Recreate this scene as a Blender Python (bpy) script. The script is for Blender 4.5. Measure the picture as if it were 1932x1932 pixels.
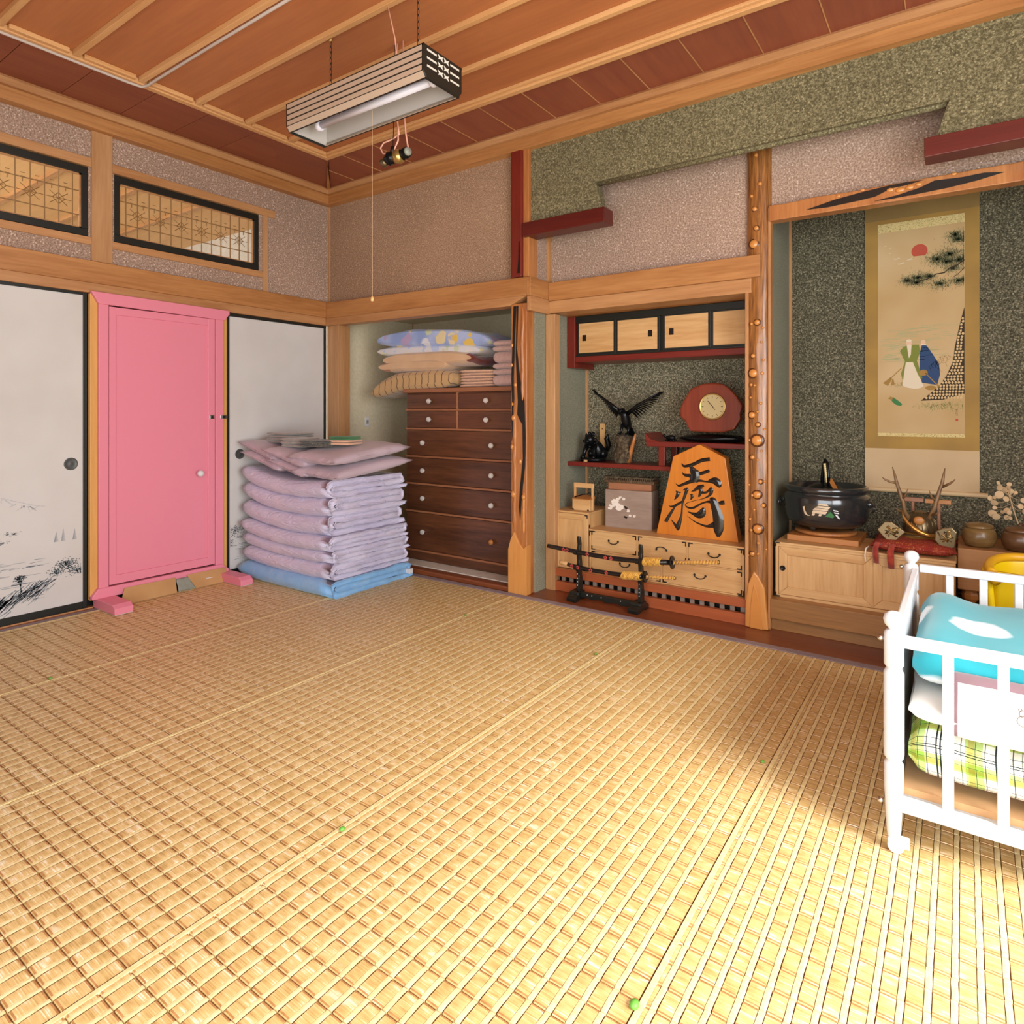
import bpy, math, random
from mathutils import Vector, noise
random.seed(7)
C = bpy.context.scene
for o in list(bpy.data.objects): bpy.data.objects.remove(o)
COL = C.collection
PI = math.pi

# ---------------------------------------------------------------- camera
YAW = math.atan(850/1206.0)
cam_d = bpy.data.cameras.new('camera'); cam = bpy.data.objects.new('camera', cam_d); COL.objects.link(cam)
cam.location = (3.98, -3.21, 1.10); cam.rotation_euler = (PI/2, 0, YAW)
cam_d.sensor_width = 36; cam_d.lens = 1206/1932*36; cam_d.shift_y = -190/1932; cam_d.clip_start = .05
C.camera = cam

# ---------------------------------------------------------------- light
w = bpy.data.worlds.new('world'); C.world = w; w.use_nodes = True
w.node_tree.nodes['Background'].inputs[0].default_value = (.93, .96, 1, 1)
w.node_tree.nodes['Background'].inputs[1].default_value = 1.0
def area(name, loc, rot, sx, sy, power, col=(1, 1, 1), spread=PI):
    d = bpy.data.lights.new(name, 'AREA'); d.shape = 'RECTANGLE'; d.size = sx; d.size_y = sy
    d.energy = power; d.color = col; d.spread = spread
    o = bpy.data.objects.new(name, d); COL.objects.link(o); o.location = loc; o.rotation_euler = rot
    return o
# daylight through the glazed sliding doors behind the camera and on the right
area('window_daylight', (3.9, -4.02, 1.0), (math.radians(90), 0, 0), 2.7, 1.7, 66, (1, .99, .97))
area('side_window_daylight', (5.40, -2.55, 1.25), (math.radians(90), 0, math.radians(90)), 2.2, 2.3, 112, (1, .99, .97))
area('next_room_daylight', (-1.6, -3.6, 1.6), (math.radians(100), 0, 0), 2.4, 1.6, 62, (1, .97, .92))
# hazy afternoon sun entering through the right-hand window
sun_d = bpy.data.lights.new('sun', 'SUN'); sun_d.energy = 5.2; sun_d.angle = math.radians(28); sun_d.color = (1, .97, .90)
sun = bpy.data.objects.new('sun', sun_d); COL.objects.link(sun); sun.location = (9, -5, 5)
sun.rotation_euler = Vector((-.67, .30, -.64)).to_track_quat('-Z', 'Y').to_euler()
V = C.view_settings
V.view_transform = 'Standard'; V.look = 'None'; V.gamma = 1; V.use_curve_mapping = False; V.exposure = 0.10

# ---------------------------------------------------------------- materials
def lin(c):
    if isinstance(c, str):
        c = tuple(int(c[i:i+2], 16)/255 for i in (0, 2, 4))
    return tuple((x/12.92 if x <= .04045 else ((x+.055)/1.055)**2.4) for x in c) + (1,)
def newmat(name):
    m = bpy.data.materials.new(name); m.use_nodes = True
    nt = m.node_tree; b = nt.nodes['Principled BSDF']
    return m, nt, b
def nd(nt, t, **kw):
    n = nt.nodes.new(t)
    for k, v in kw.items():
        if k in n.inputs: n.inputs[k].default_value = v
        else: setattr(n, k, v)
    return n
def ramp(nt, stops, fac=None):
    r = nt.nodes.new('ShaderNodeValToRGB')
    e = r.color_ramp.elements
    while len(e) < len(stops): e.new(.5)
    for i, (p, c) in enumerate(stops): e[i].position = p; e[i].color = lin(c)
    if fac is not None: nt.links.new(fac, r.inputs[0])
    return r
def bump(nt, b, h, s=.2, d=.01):
    n = nt.nodes.new('ShaderNodeBump'); n.inputs['Strength'].default_value = s; n.inputs['Distance'].default_value = d
    nt.links.new(h, n.inputs['Height']); nt.links.new(n.outputs[0], b.inputs['Normal'])
def mapping(nt, scale, coord='Object', rot=(0, 0, 0)):
    tc = nt.nodes.new('ShaderNodeTexCoord'); mp = nt.nodes.new('ShaderNodeMapping')
    mp.inputs['Scale'].default_value = scale; mp.inputs['Rotation'].default_value = rot
    nt.links.new(tc.outputs[coord], mp.inputs[0]); return mp.outputs[0]
def flat(name, c, rough=.5, metal=0, spec=.5, coat=0, sheen=0, emit=0, alpha=1, trans=0):
    m, nt, b = newmat(name)
    b.inputs['Base Color'].default_value = lin(c); b.inputs['Roughness'].default_value = rough
    b.inputs['Metallic'].default_value = metal; b.inputs['Specular IOR Level'].default_value = spec
    b.inputs['Coat Weight'].default_value = coat; b.inputs['Sheen Weight'].default_value = sheen
    if emit: b.inputs['Emission Color'].default_value = lin(c); b.inputs['Emission Strength'].default_value = emit
    if trans: b.inputs['Transmission Weight'].default_value = trans
    n = nd(nt, 'ShaderNodeTexNoise', Scale=60, Detail=3)
    nt.links.new(mapping(nt, (1, 1, 1)), n.inputs['Vector'])
    bump(nt, b, n.outputs[0], .05, .002)
    return m
def wood(name, c1, c2, axis='X', rough=.42, fine=1.0, coat=0, contrast=1.0, seed=0):
    m, nt, b = newmat(name)
    sc = {'X': (.7, 9, 9), 'Y': (9, .7, 9), 'Z': (9, 9, .7)}[axis]
    v = mapping(nt, tuple(s*fine for s in sc))
    oi = nt.nodes.new('ShaderNodeObjectInfo')
    n1 = nd(nt, 'ShaderNodeTexNoise', Scale=1.3, Detail=5, Distortion=.9, Roughness=.6); n1.noise_dimensions = '4D'
    mt = nd(nt, 'ShaderNodeMath', operation='MULTIPLY'); mt.inputs[1].default_value = 9
    nt.links.new(oi.outputs['Random'], mt.inputs[0]); nt.links.new(mt.outputs[0], n1.inputs['W'])
    nt.links.new(v, n1.inputs['Vector'])
    v2 = mapping(nt, tuple(s*fine*5 for s in sc))
    n2 = nd(nt, 'ShaderNodeTexNoise', Scale=2, Detail=3); nt.links.new(v2, n2.inputs['Vector'])
    mx = nd(nt, 'ShaderNodeMix'); mx.inputs[0].default_value = .3
    nt.links.new(n1.outputs[0], mx.inputs[2]); nt.links.new(n2.outputs[0], mx.inputs[3])
    k = .16/contrast
    r = ramp(nt, [(.5-k, c2), (.5+k, c1)], mx.outputs[0])
    nt.links.new(r.outputs[0], b.inputs['Base Color'])
    b.inputs['Roughness'].default_value = rough; b.inputs['Coat Weight'].default_value = coat
    bump(nt, b, mx.outputs[0], .12, .002)
    return m
def plaster(name, base, dark, light, scale=160, sparkle=.0, thr=.62, lo=.35, hi=.65):
    m, nt, b = newmat(name)
    v = mapping(nt, (1, 1, 1))
    n = nd(nt, 'ShaderNodeTexNoise', Scale=scale, Detail=4, Roughness=.75); nt.links.new(v, n.inputs['Vector'])
    r = ramp(nt, [(lo, dark), (.5, base), (hi, light)], n.outputs[0])
    big = nd(nt, 'ShaderNodeTexNoise', Scale=1.5, Detail=3); nt.links.new(v, big.inputs['Vector'])
    rb = ramp(nt, [(.3, (.92, .92, .92)), (.7, (1, 1, 1))], big.outputs[0])
    mu = nt.nodes.new('ShaderNodeMix'); mu.data_type = 'RGBA'; mu.blend_type = 'MULTIPLY'; mu.inputs[0].default_value = 1
    nt.links.new(r.outputs[0], mu.inputs[6]); nt.links.new(rb.outputs[0], mu.inputs[7])
    out = mu.outputs[2]
    if sparkle:
        vo = nd(nt, 'ShaderNodeTexVoronoi', Scale=scale*1.1); nt.links.new(v, vo.inputs['Vector'])
        sp = nt.nodes.new('ShaderNodeSeparateColor'); nt.links.new(vo.outputs['Color'], sp.inputs[0])
        gt = nd(nt, 'ShaderNodeMath', operation='GREATER_THAN'); gt.inputs[1].default_value = 1-sparkle
        nt.links.new(sp.outputs[0], gt.inputs[0])
        lt = nd(nt, 'ShaderNodeMath', operation='LESS_THAN'); lt.inputs[1].default_value = .5
        nt.links.new(vo.outputs['Distance'], lt.inputs[0])
        ml = nd(nt, 'ShaderNodeMath', operation='MULTIPLY'); nt.links.new(gt.outputs[0], ml.inputs[0]); nt.links.new(lt.outputs[0], ml.inputs[1])
        m2 = nt.nodes.new('ShaderNodeMix'); m2.data_type = 'RGBA'; nt.links.new(ml.outputs[0], m2.inputs[0])
        nt.links.new(out, m2.inputs[6]); m2.inputs[7].default_value = lin(light); out = m2.outputs[2]
    nt.links.new(out, b.inputs['Base Color']); b.inputs['Roughness'].default_value = .9
    bump(nt, b, n.outputs[0], .5, .004)
    return m
def cloth(name, c1, c2=None, rough=.75, sheen=.3, scale=6, weave=700):
    m, nt, b = newmat(name)
    v = mapping(nt, (1, 1, 1)); n = nd(nt, 'ShaderNodeTexNoise', Scale=scale, Detail=2); nt.links.new(v, n.inputs['Vector'])
    r = ramp(nt, [(.35, c1), (.65, c2 or c1)], n.outputs[0])
    nt.links.new(r.outputs[0], b.inputs['Base Color']); b.inputs['Roughness'].default_value = rough
    b.inputs['Sheen Weight'].default_value = sheen
    n2 = nd(nt, 'ShaderNodeTexNoise', Scale=weave, Detail=1); nt.links.new(v, n2.inputs['Vector']); bump(nt, b, n2.outputs[0], .15, .001)
    return m
def stripes(name, stops, axis=0, period=.06, rough=.8, warp=0):
    """repeating stripes: stops=[(pos,color)...] over one period (metres) along an object axis"""
    m, nt, b = newmat(name)
    tc = nt.nodes.new('ShaderNodeTexCoord'); s = nt.nodes.new('ShaderNodeSeparateXYZ'); nt.links.new(tc.outputs['Object'], s.inputs[0])
    d = nd(nt, 'ShaderNodeMath', operation='DIVIDE'); d.inputs[1].default_value = period; nt.links.new(s.outputs[axis], d.inputs[0])
    f = nd(nt, 'ShaderNodeMath', operation='FRACT'); nt.links.new(d.outputs[0], f.inputs[0])
    r = ramp(nt, stops, f.outputs[0]); r.color_ramp.interpolation = 'CONSTANT'
    nt.links.new(r.outputs[0], b.inputs['Base Color']); b.inputs['Roughness'].default_value = rough; b.inputs['Sheen Weight'].default_value = .3
    n2 = nd(nt, 'ShaderNodeTexNoise', Scale=600, Detail=1); nt.links.new(tc.outputs['Object'], n2.inputs['Vector']); bump(nt, b, n2.outputs[0], .3, .002)
    return m
def blobs(name, bg, cols, scale=8, thr=.45, rough=.8, bg2=None):
    """printed fabric: random coloured patches on a ground"""
    m, nt, b = newmat(name)
    v = mapping(nt, (1, 1, 1))
    nz = nd(nt, 'ShaderNodeTexNoise', Scale=scale*1.2, Detail=2); nt.links.new(v, nz.inputs['Vector'])
    ad = nt.nodes.new('ShaderNodeVectorMath'); ad.operation = 'SCALE'; ad.inputs['Scale'].default_value = .12; nt.links.new(nz.outputs['Color'], ad.inputs[0])
    a2 = nt.nodes.new('ShaderNodeVectorMath'); nt.links.new(v, a2.inputs[0]); nt.links.new(ad.outputs[0], a2.inputs[1])
    vo = nd(nt, 'ShaderNodeTexVoronoi', Scale=scale); nt.links.new(a2.outputs[0], vo.inputs['Vector'])
    sp = nt.nodes.new('ShaderNodeSeparateColor'); nt.links.new(vo.outputs['Color'], sp.inputs[0])
    k = len(cols); r = ramp(nt, [(i/k, c) for i, c in enumerate(cols)], sp.outputs[0]); r.color_ramp.interpolation = 'CONSTANT'
    lt = ramp(nt, [(thr-.05, (1, 1, 1)), (thr+.03, (0, 0, 0))], vo.outputs['Distance'])
    g = nd(nt, 'ShaderNodeTexNoise', Scale=scale*.5); nt.links.new(v, g.inputs['Vector'])
    rg = ramp(nt, [(.4, bg), (.6, bg2 or bg)], g.outputs[0])
    mx = nt.nodes.new('ShaderNodeMix'); mx.data_type = 'RGBA'; nt.links.new(lt.outputs[0], mx.inputs[0])
    nt.links.new(rg.outputs[0], mx.inputs[6]); nt.links.new(r.outputs[0], mx.inputs[7])
    nt.links.new(mx.outputs[2], b.inputs['Base Color']); b.inputs['Roughness'].default_value = rough; b.inputs['Sheen Weight'].default_value = .3
    n2 = nd(nt, 'ShaderNodeTexNoise', Scale=600, Detail=1); nt.links.new(v, n2.inputs['Vector']); bump(nt, b, n2.outputs[0], .2, .002)
    return m
def plaid(name, base, bands, scale=1.0, axes=(0, 2), mult=True):
    """checked cloth; bands: (period, start, end, colour, axis)"""
    m, nt, b = newmat(name)
    tc = nt.nodes.new('ShaderNodeTexCoord'); s = nt.nodes.new('ShaderNodeSeparateXYZ')
    uvn = nt.nodes.new('ShaderNodeUVMap') if False else None
    nt.links.new(tc.outputs['UV'], s.inputs[0])
    col = None
    for (per, a0, a1, c, ax, op) in bands:
        d = nd(nt, 'ShaderNodeMath', operation='DIVIDE'); d.inputs[1].default_value = per; nt.links.new(s.outputs[ax], d.inputs[0])
        f = nd(nt, 'ShaderNodeMath', operation='FRACT'); nt.links.new(d.outputs[0], f.inputs[0])
        g = nd(nt, 'ShaderNodeMath', operation='GREATER_THAN'); g.inputs[1].default_value = a0; nt.links.new(f.outputs[0], g.inputs[0])
        l = nd(nt, 'ShaderNodeMath', operation='LESS_THAN'); l.inputs[1].default_value = a1; nt.links.new(f.outputs[0], l.inputs[0])
        q = nd(nt, 'ShaderNodeMath', operation='MULTIPLY'); nt.links.new(g.outputs[0], q.inputs[0]); nt.links.new(l.outputs[0], q.inputs[1])
        q2 = nd(nt, 'ShaderNodeMath', operation='MULTIPLY'); nt.links.new(q.outputs[0], q2.inputs[0]); q2.inputs[1].default_value = op
        mx = nt.nodes.new('ShaderNodeMix'); mx.data_type = 'RGBA'; nt.links.new(q2.outputs[0], mx.inputs[0])
        if col is None: mx.inputs[6].default_value = lin(base)
        else: nt.links.new(col, mx.inputs[6])
        mx.inputs[7].default_value = lin(c); mx.blend_type = 'MULTIPLY'; col = mx.outputs[2]
    nt.links.new(col, b.inputs['Base Color']); b.inputs['Roughness'].default_value = .8
    return m

M = {}
M['beamX'] = wood('cypress_along_x', 'c18c56', '9a6435', 'X')
M['batten'] = wood('pale_ceiling_batten', 'deb07a', 'c6925c', 'X')
M['battenY'] = wood('pale_ceiling_batten_y', 'deb07a', 'c6925c', 'Y')
M['beamY'] = wood('cypress_along_y', 'c18c56', '9a6435', 'Y')
M['beamZ'] = wood('cypress_upright', 'c3905e', 'a06e3f', 'Z')
M['paleX'] = wood('pale_cypress_along_x', 'c69767', 'a87548', 'X')
M['paleY'] = wood('pale_cypress_along_y', 'c69767', 'a87548', 'Y')
M['paleZ'] = wood('pale_cypress_upright', 'c79c6f', 'ab7c50', 'Z')
M['redZ'] = wood('red_stained_pillar', '7e2c1e', '641c14', 'Z', .35)
M['redX'] = wood('red_stained_shelf', '7d2a20', '651d17', 'X', .35)
M['redbeam'] = wood('dark_red_stained_beam', '67221a', '4c1512', 'X', .35)
M['pillar'] = wood('polished_pillar', 'c2854d', '98592d', 'Z', .36, coat=.2)
M['pillar_base'] = wood('polished_pillar_base', 'dca05a', 'c98643', 'Z', .35, coat=.2)
M['burl'] = wood('burl_pillar', 'b57a3e', '54301a', 'Z', .3, 1.9, coat=.3)
for q_ in M['burl'].node_tree.nodes:
    if q_.type == 'TEX_NOISE' and q_.noise_dimensions == '4D': q_.inputs['Distortion'].default_value = 2.6; q_.inputs['Scale'].default_value = 1.9
M['burl_knob'] = flat('burl_knob_wood', 'cf8b45', .25, coat=.5)
M['char'] = flat('charred_crevice', '17120f', .35)
M['floorwood'] = wood('red_brown_floor_board', '8f5230', '6f3820', 'X', .3)
M['railwood'] = wood('orange_brown_rail', 'b4623a', '9d5230', 'X', .35)
M['step'] = wood('brown_step_board', 'a87945', '7d5730', 'X', .35)
M['pl_pink'] = plaster('pinkish_sand_plaster', 'a88e7c', '7c6354', 'd2bcac', 120, .07)
M['pl_tan'] = plaster('tan_sand_plaster', 'a6876c', '7d6049', 'caab90', 125, .06)
M['pl_green'] = plaster('moss_sand_plaster', '6f684a', '453f26', 'a09874', 120, .07)
M['pl_grey'] = plaster('grey_green_sand_plaster', '8c8d7a', '747562', 'a9a994', 200, .03)
M['pl_dark'] = plaster('dark_speckled_plaster', '6a6752', '38362a', 'ada78e', 130, .10, lo=.38, hi=.64)
M['pl_black'] = plaster('black_speckled_plaster', '55523f', '25231a', '989279', 130, .09, lo=.36, hi=.66)
M['cream'] = plaster('cream_closet_wall', 'e2d8ba', 'dbd0b0', 'e8dfc4', 40)
M['white_wall'] = plaster('pale_next_room_wall', 'd8d2c6', 'cfc8ba', 'e0dbd0', 14)
M['ceil_in'] = wood('ceiling_board_orange_brown', 'bb7848', 'a7653d', 'X', .45, .6)
M['ceil_out'] = wood('ceiling_board_dark_red', '96553c', '824434', 'Y', .45, .6)
M['ceil_tan'] = wood('next_room_ceiling_board', 'dcb27c', 'cfa168', 'X', .5)
M['black'] = flat('black_lacquer', '151a17', .42, coat=.08)
M['pullgrey'] = flat('dark_grey_pull', '55595a', .45, .3)
M['lattice'] = wood('brown_lattice_wood', '9c7746', '7a5a33', 'Z', .5)
M['paper'] = cloth('door_paper', 'd3d4d4', 'cccccb', .85, 0, 3, 300)
M['ink'] = flat('grey_ink', '7c8792', .9)
M['ink_pale'] = flat('pale_grey_ink', 'b9bdc4', .9)
M['ink_dark'] = flat('dark_ink', '50606a', .9)
M['pink'] = flat('pink_gloss_paint', 'e58aa0', .42)
M['pine'] = wood('yellow_pine_strip', 'dfae66', 'cf9a52', 'Z', .4)
M['chest'] = wood('dark_brown_pine', '73472d', '44291a', 'X', .35, 1.0, coat=.12)
M['chest_edge'] = wood('brown_drawer_rail', 'a97452', '8e5a3c', 'X', .4)
M['glass'] = flat('cut_glass_knob', 'e6e6e2', .12, .3, coat=.5)
M['knobwood'] = flat('wooden_knob', 'b5793f', .4)
M['tansu'] = wood('pale_paulownia', 'dcb681', 'c1935c', 'X', .5, 1.2)
M['tansuZ'] = wood('pale_paulownia_upright', 'dcb681', 'c1935c', 'Z', .5, 1.2)
M['iron'] = flat('black_iron', '201a18', .4, .3)
M['greybox'] = wood('grey_brown_box_wood', 'a08d80', '8b776b', 'X', .6, 1.3)
M['shogi'] = wood('amber_shogi_wood', 'd98a32', 'c6742a', 'Z', .3, coat=.4)
M['lacquer'] = flat('black_character_lacquer', '17181a', .18, coat=.6)
M['clockwood'] = wood('red_brown_clock_wood', '8d3f27', '70291a', 'Z', .35, 1, coat=.3)
M['dial'] = flat('champagne_dial', 'cdbd8e', .35, .4)
M['brass'] = flat('brass', 'b89b5e', .3, .8)
M['chrome'] = flat('chrome', 'c9c9c9', .2, 1)
M['bronze'] = flat('blackened_bronze', '23262a', .22, .75)
M['rock'] = plaster('mossy_rock', '4e4231', '2a231b', '7a6a50', 60, 0)
M['gold_cord'] = cloth('gold_cord', 'e0b24a', 'c99030', .6, .2, 60)
M['hilt'] = stripes('gold_wrapped_hilt', [(0, 'e0b25c'), (.55, 'c98a45'), (.8, '9a6a3a')], 0, .016)
M['sayablack'] = flat('black_scabbard', '16171a', .28, coat=.4)
M['redmotif'] = flat('red_flower_motif', 'b5413a', .5)
M['kake'] = cloth('gold_brown_silk', 'a5823a', '937335', .7, .2, 5)
M['kake_top_shade'] = cloth('shaded_gold_silk', '8d7440', '7f6838', .7, .2, 5)  # mount silk with the shade at the scroll top put into its colour
M['kake_brocade'] = blobs('ivory_brocade', 'd6c48a', ['8f8048', 'bda969', '7f7440'], 70, .4)
M['painting_ground'] = cloth('painted_silk_ground', 'c6ad84', 'b59664', .85, 0, 2.2)
M['kake_white'] = cloth('ivory_paper', 'c9b08a', 'bfa57e', .8, 0, 4)
M['roller'] = flat('ivory_roller', 'd0b68c', .5)
M['pot'] = flat('dark_pewter_glaze', '505356', .17, .75, coat=.3)
M['potin'] = flat('brazier_ash_dark', '2a2826', .9)
M['antler'] = wood('antler_horn', '94744e', '5c412a', 'Z', .4, 2)
M['crest'] = flat('gilt_crest', 'b98a45', .25, .7)
M['helm'] = flat('tarnished_bronze', '7a6a4e', .32, .75)
M['redcloth'] = blobs('red_gold_brocade', '8e2a20', ['c98a45', 'a33a28', 'b9602f'], 60, .35, .75)
M['redcloth'].node_tree.nodes['Principled BSDF'].inputs['Sheen Weight'].default_value = 0
M['tassel'] = cloth('red_cord', 'b04028', '8e2a20', .8, .3, 40)
M['goban'] = wood('go_board_wood', 'bb8a58', 'a9784a', 'X', .5)
M['bowl'] = wood('chestnut_bowl', '8f7345', '6c5230', 'X', .35, 1, coat=.2)
M['bowldark'] = wood('dark_chestnut_bowl', '6f4f32', '553a24', 'X', .35, 1, coat=.2)
M['lunaria'] = flat('dried_seed_pod', 'cdb088', .7)
M['yellow'] = flat('yellow_plastic', 'efcf12', .35)
M['yellow2'] = flat('ochre_yellow_plastic', 'd9a51e', .4)
M['printgrey'] = blobs('grey_print_cloth', 'c3c6cc', ['6f7686', '8a90a0', '5a6274'], 30, .3)
M['white'] = flat('white_paint', 'd9dbe0', .35)
M['white_metal'] = flat('white_cover', 'dcdde0', .4)
M['teal'] = blobs('teal_blanket', '0d8f9e', ['dfe8ec', 'e4ecf0', 'dfe8ec'], 5.0, .34, .85, '0a8897')
M['sheet'] = cloth('white_sheet', 'ebe6df', 'e2dcd2', .85, .2)
M['border'] = cloth('mauve_border', '8a6f78', '7d636c', .85, .2)
M['mattress'] = cloth('brown_board', 'b98f62', 'aa8055', .7, .1)
M['lamp_slat'] = flat('beige_lamp_slat', 'b9a490', .5)
M['lamp_in'] = flat('pale_lamp_reflector', 'b9b4ae', .35)
M['tube'] = flat('unlit_tube', 'dcdce8', .2)
M['wire'] = flat('pink_beige_flex', 'e0a890', .5)
M['pvc'] = flat('pale_grey_cable', 'bdb2aa', .5)
M['card'] = cloth('cardboard', 'c39a67', 'b88e5c', .85, 0)
M['greypl'] = flat('grey_plastic_bag', '8c9084', .5)
M['heri'] = cloth('mauve_grey_mat_edging', '9b8d92', '8b7e84', .8, 0)
M['straw_edge'] = cloth('pale_straw_selvedge', 'e9d9a4', 'dcc68c', .7, 0, 60)
M['matbase'] = cloth('brown_mat_backing', '9c7040', '84592f', .9, 0, 30)
M['reed_dark'] = cloth('orange_reed', 'bb8a58', 'a47547', .55, 0, 80)
M['tatami'] = cloth('tatami_straw', 'c2a366', 'b5955a', .8, 0)
M['lilac'] = cloth('lilac_sheeting', 'c6b6c2', 'bdabb8', .38, .2, 2)
M['lilac_in'] = cloth('pale_lilac_sheeting', 'd2cfe6', 'c6c2de', .34, .2, 4)
def crease(name, sc, st):
    m = M[name]; nt = m.node_tree; b = nt.nodes['Principled BSDF']
    n = nd(nt, 'ShaderNodeTexNoise', Scale=sc, Detail=2, Distortion=2.2); nt.links.new(mapping(nt, (1, 1.0, 3.0)), n.inputs['Vector'])
    old = b.inputs['Normal'].links[0].from_node
    q = nt.nodes.new('ShaderNodeBump'); q.inputs['Strength'].default_value = st; q.inputs['Distance'].default_value = .02
    nt.links.new(n.outputs[0], q.inputs['Height']); nt.links.new(old.outputs[0], q.inputs['Normal']); nt.links.new(q.outputs[0], b.inputs['Normal'])
crease('lilac', 4, .22); crease('lilac_in', 9, .5)
M['bluecl'] = cloth('blue_quilt', '86a9db', '7a9fd6', .6, .4, 4)
M['bluein'] = cloth('bright_blue_quilt', '79b2e6', '8abcea', .6, .4, 20)
M['tanstripe'] = stripes('tan_striped_blanket', [(0, 'c6a372'), (.86, '5f4630'), (.97, 'c6a372')], 0, .062)
M['beige'] = cloth('beige_blanket', 'd9b893', 'cda983', .85, .4)
M['orange'] = cloth('orange_band', 'c47430', 'b5642a', .85, .3)
M['maroon'] = cloth('maroon_band', '7d2c24', '6d241e', .85, .3)
M['floral'] = blobs('blue_floral_quilt', '8ea6dc', ['e8c458', 'dfe3ee', 'b9a5cf', 'c9d3b4', 'e6d6a8'], 9.5, .44, .75, 'b3c3ea')
M['floral_in'] = blobs('white_floral_quilt', 'd8d9de', ['c9d3b4', 'e6dca8', 'b9c9ea'], 12, .36)
M['waffle'] = blobs('checked_towelling', 'dfb494', ['f0e0cc', 'd39c7c', 'e8cdb5'], 45, .3)
M['pinktowel'] = cloth('pale_pink_towelling', 'd3b6b0', 'c9aaa5', .9, .5, 50)
M['greytowel'] = cloth('grey_towel', '9c9790', '8f8a84', .9, .4, 30)
M['darkprint'] = blobs('black_white_print', '23231f', ['b9b29c', '8b8570'], 60, .35)
M['green'] = cloth('green_print', '3f8a4c', '2f7440', .8, .2)
M['leafgreen'] = flat('green_pea', '5d9a3a', .5)
M['silverbar'] = flat('white_ornament', 'd9d6cc', .4)

def reed_material():
    m, nt, b = newmat('woven_reed')
    tc = nt.nodes.new('ShaderNodeTexCoord'); oi = nt.nodes.new('ShaderNodeObjectInfo')
    mp = nt.nodes.new('ShaderNodeMapping'); mp.inputs['Scale'].default_value = (6, 420, 1); nt.links.new(tc.outputs['Object'], mp.inputs[0])
    off = nd(nt, 'ShaderNodeMath', operation='MULTIPLY'); off.inputs[1].default_value = 57; nt.links.new(oi.outputs['Random'], off.inputs[0])
    n = nd(nt, 'ShaderNodeTexNoise', Scale=1, Detail=2); n.noise_dimensions = '4D'; nt.links.new(mp.outputs[0], n.inputs['Vector']); nt.links.new(off.outputs[0], n.inputs['W'])
    mp2 = nt.nodes.new('ShaderNodeMapping'); mp2.inputs['Scale'].default_value = (24.39, 60, 1); nt.links.new(tc.outputs['Object'], mp2.inputs[0])
    n2 = nd(nt, 'ShaderNodeTexNoise', Scale=1.2, Detail=1); n2.noise_dimensions = '4D'; nt.links.new(mp2.outputs[0], n2.inputs['Vector']); nt.links.new(off.outputs[0], n2.inputs['W'])
    a = nd(nt, 'ShaderNodeMath', operation='ADD'); nt.links.new(n.outputs[0], a.inputs[0]); nt.links.new(n2.outputs[0], a.inputs[1])
    h = nd(nt, 'ShaderNodeMath', operation='MULTIPLY'); h.inputs[1].default_value = .5; nt.links.new(a.outputs[0], h.inputs[0])
    r = ramp(nt, [(.36, 'b8975c'), (.46, 'ceae72'), (.56, 'dbbd82'), (.66, 'efe6cc')], h.outputs[0])
    mp3 = nt.nodes.new('ShaderNodeMapping'); mp3.inputs['Scale'].default_value = (14, 34, 1); nt.links.new(tc.outputs['Object'], mp3.inputs[0])
    n3 = nd(nt, 'ShaderNodeTexNoise', Scale=1, Detail=2); n3.noise_dimensions = '4D'; nt.links.new(mp3.outputs[0], n3.inputs['Vector']); nt.links.new(off.outputs[0], n3.inputs['W'])
    r3 = ramp(nt, [(.66, (0, 0, 0)), (.74, (.75, .75, .75))], n3.outputs[0])          # pale worn patches
    mw = nt.nodes.new('ShaderNodeMix'); mw.data_type = 'RGBA'; nt.links.new(r3.outputs[0], mw.inputs[0]); nt.links.new(r.outputs[0], mw.inputs[6]); mw.inputs[7].default_value = lin('efe4cc')
    nt.links.new(mw.outputs[2], b.inputs['Base Color']); b.inputs['Roughness'].default_value = .42
    bump(nt, b, n.outputs[0], .35, .002)
    return m
M['reed'] = reed_material()
M['band'] = cloth('pale_warp_band', 'ecdcab', 'dfca92', .4, 0, 90)

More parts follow.
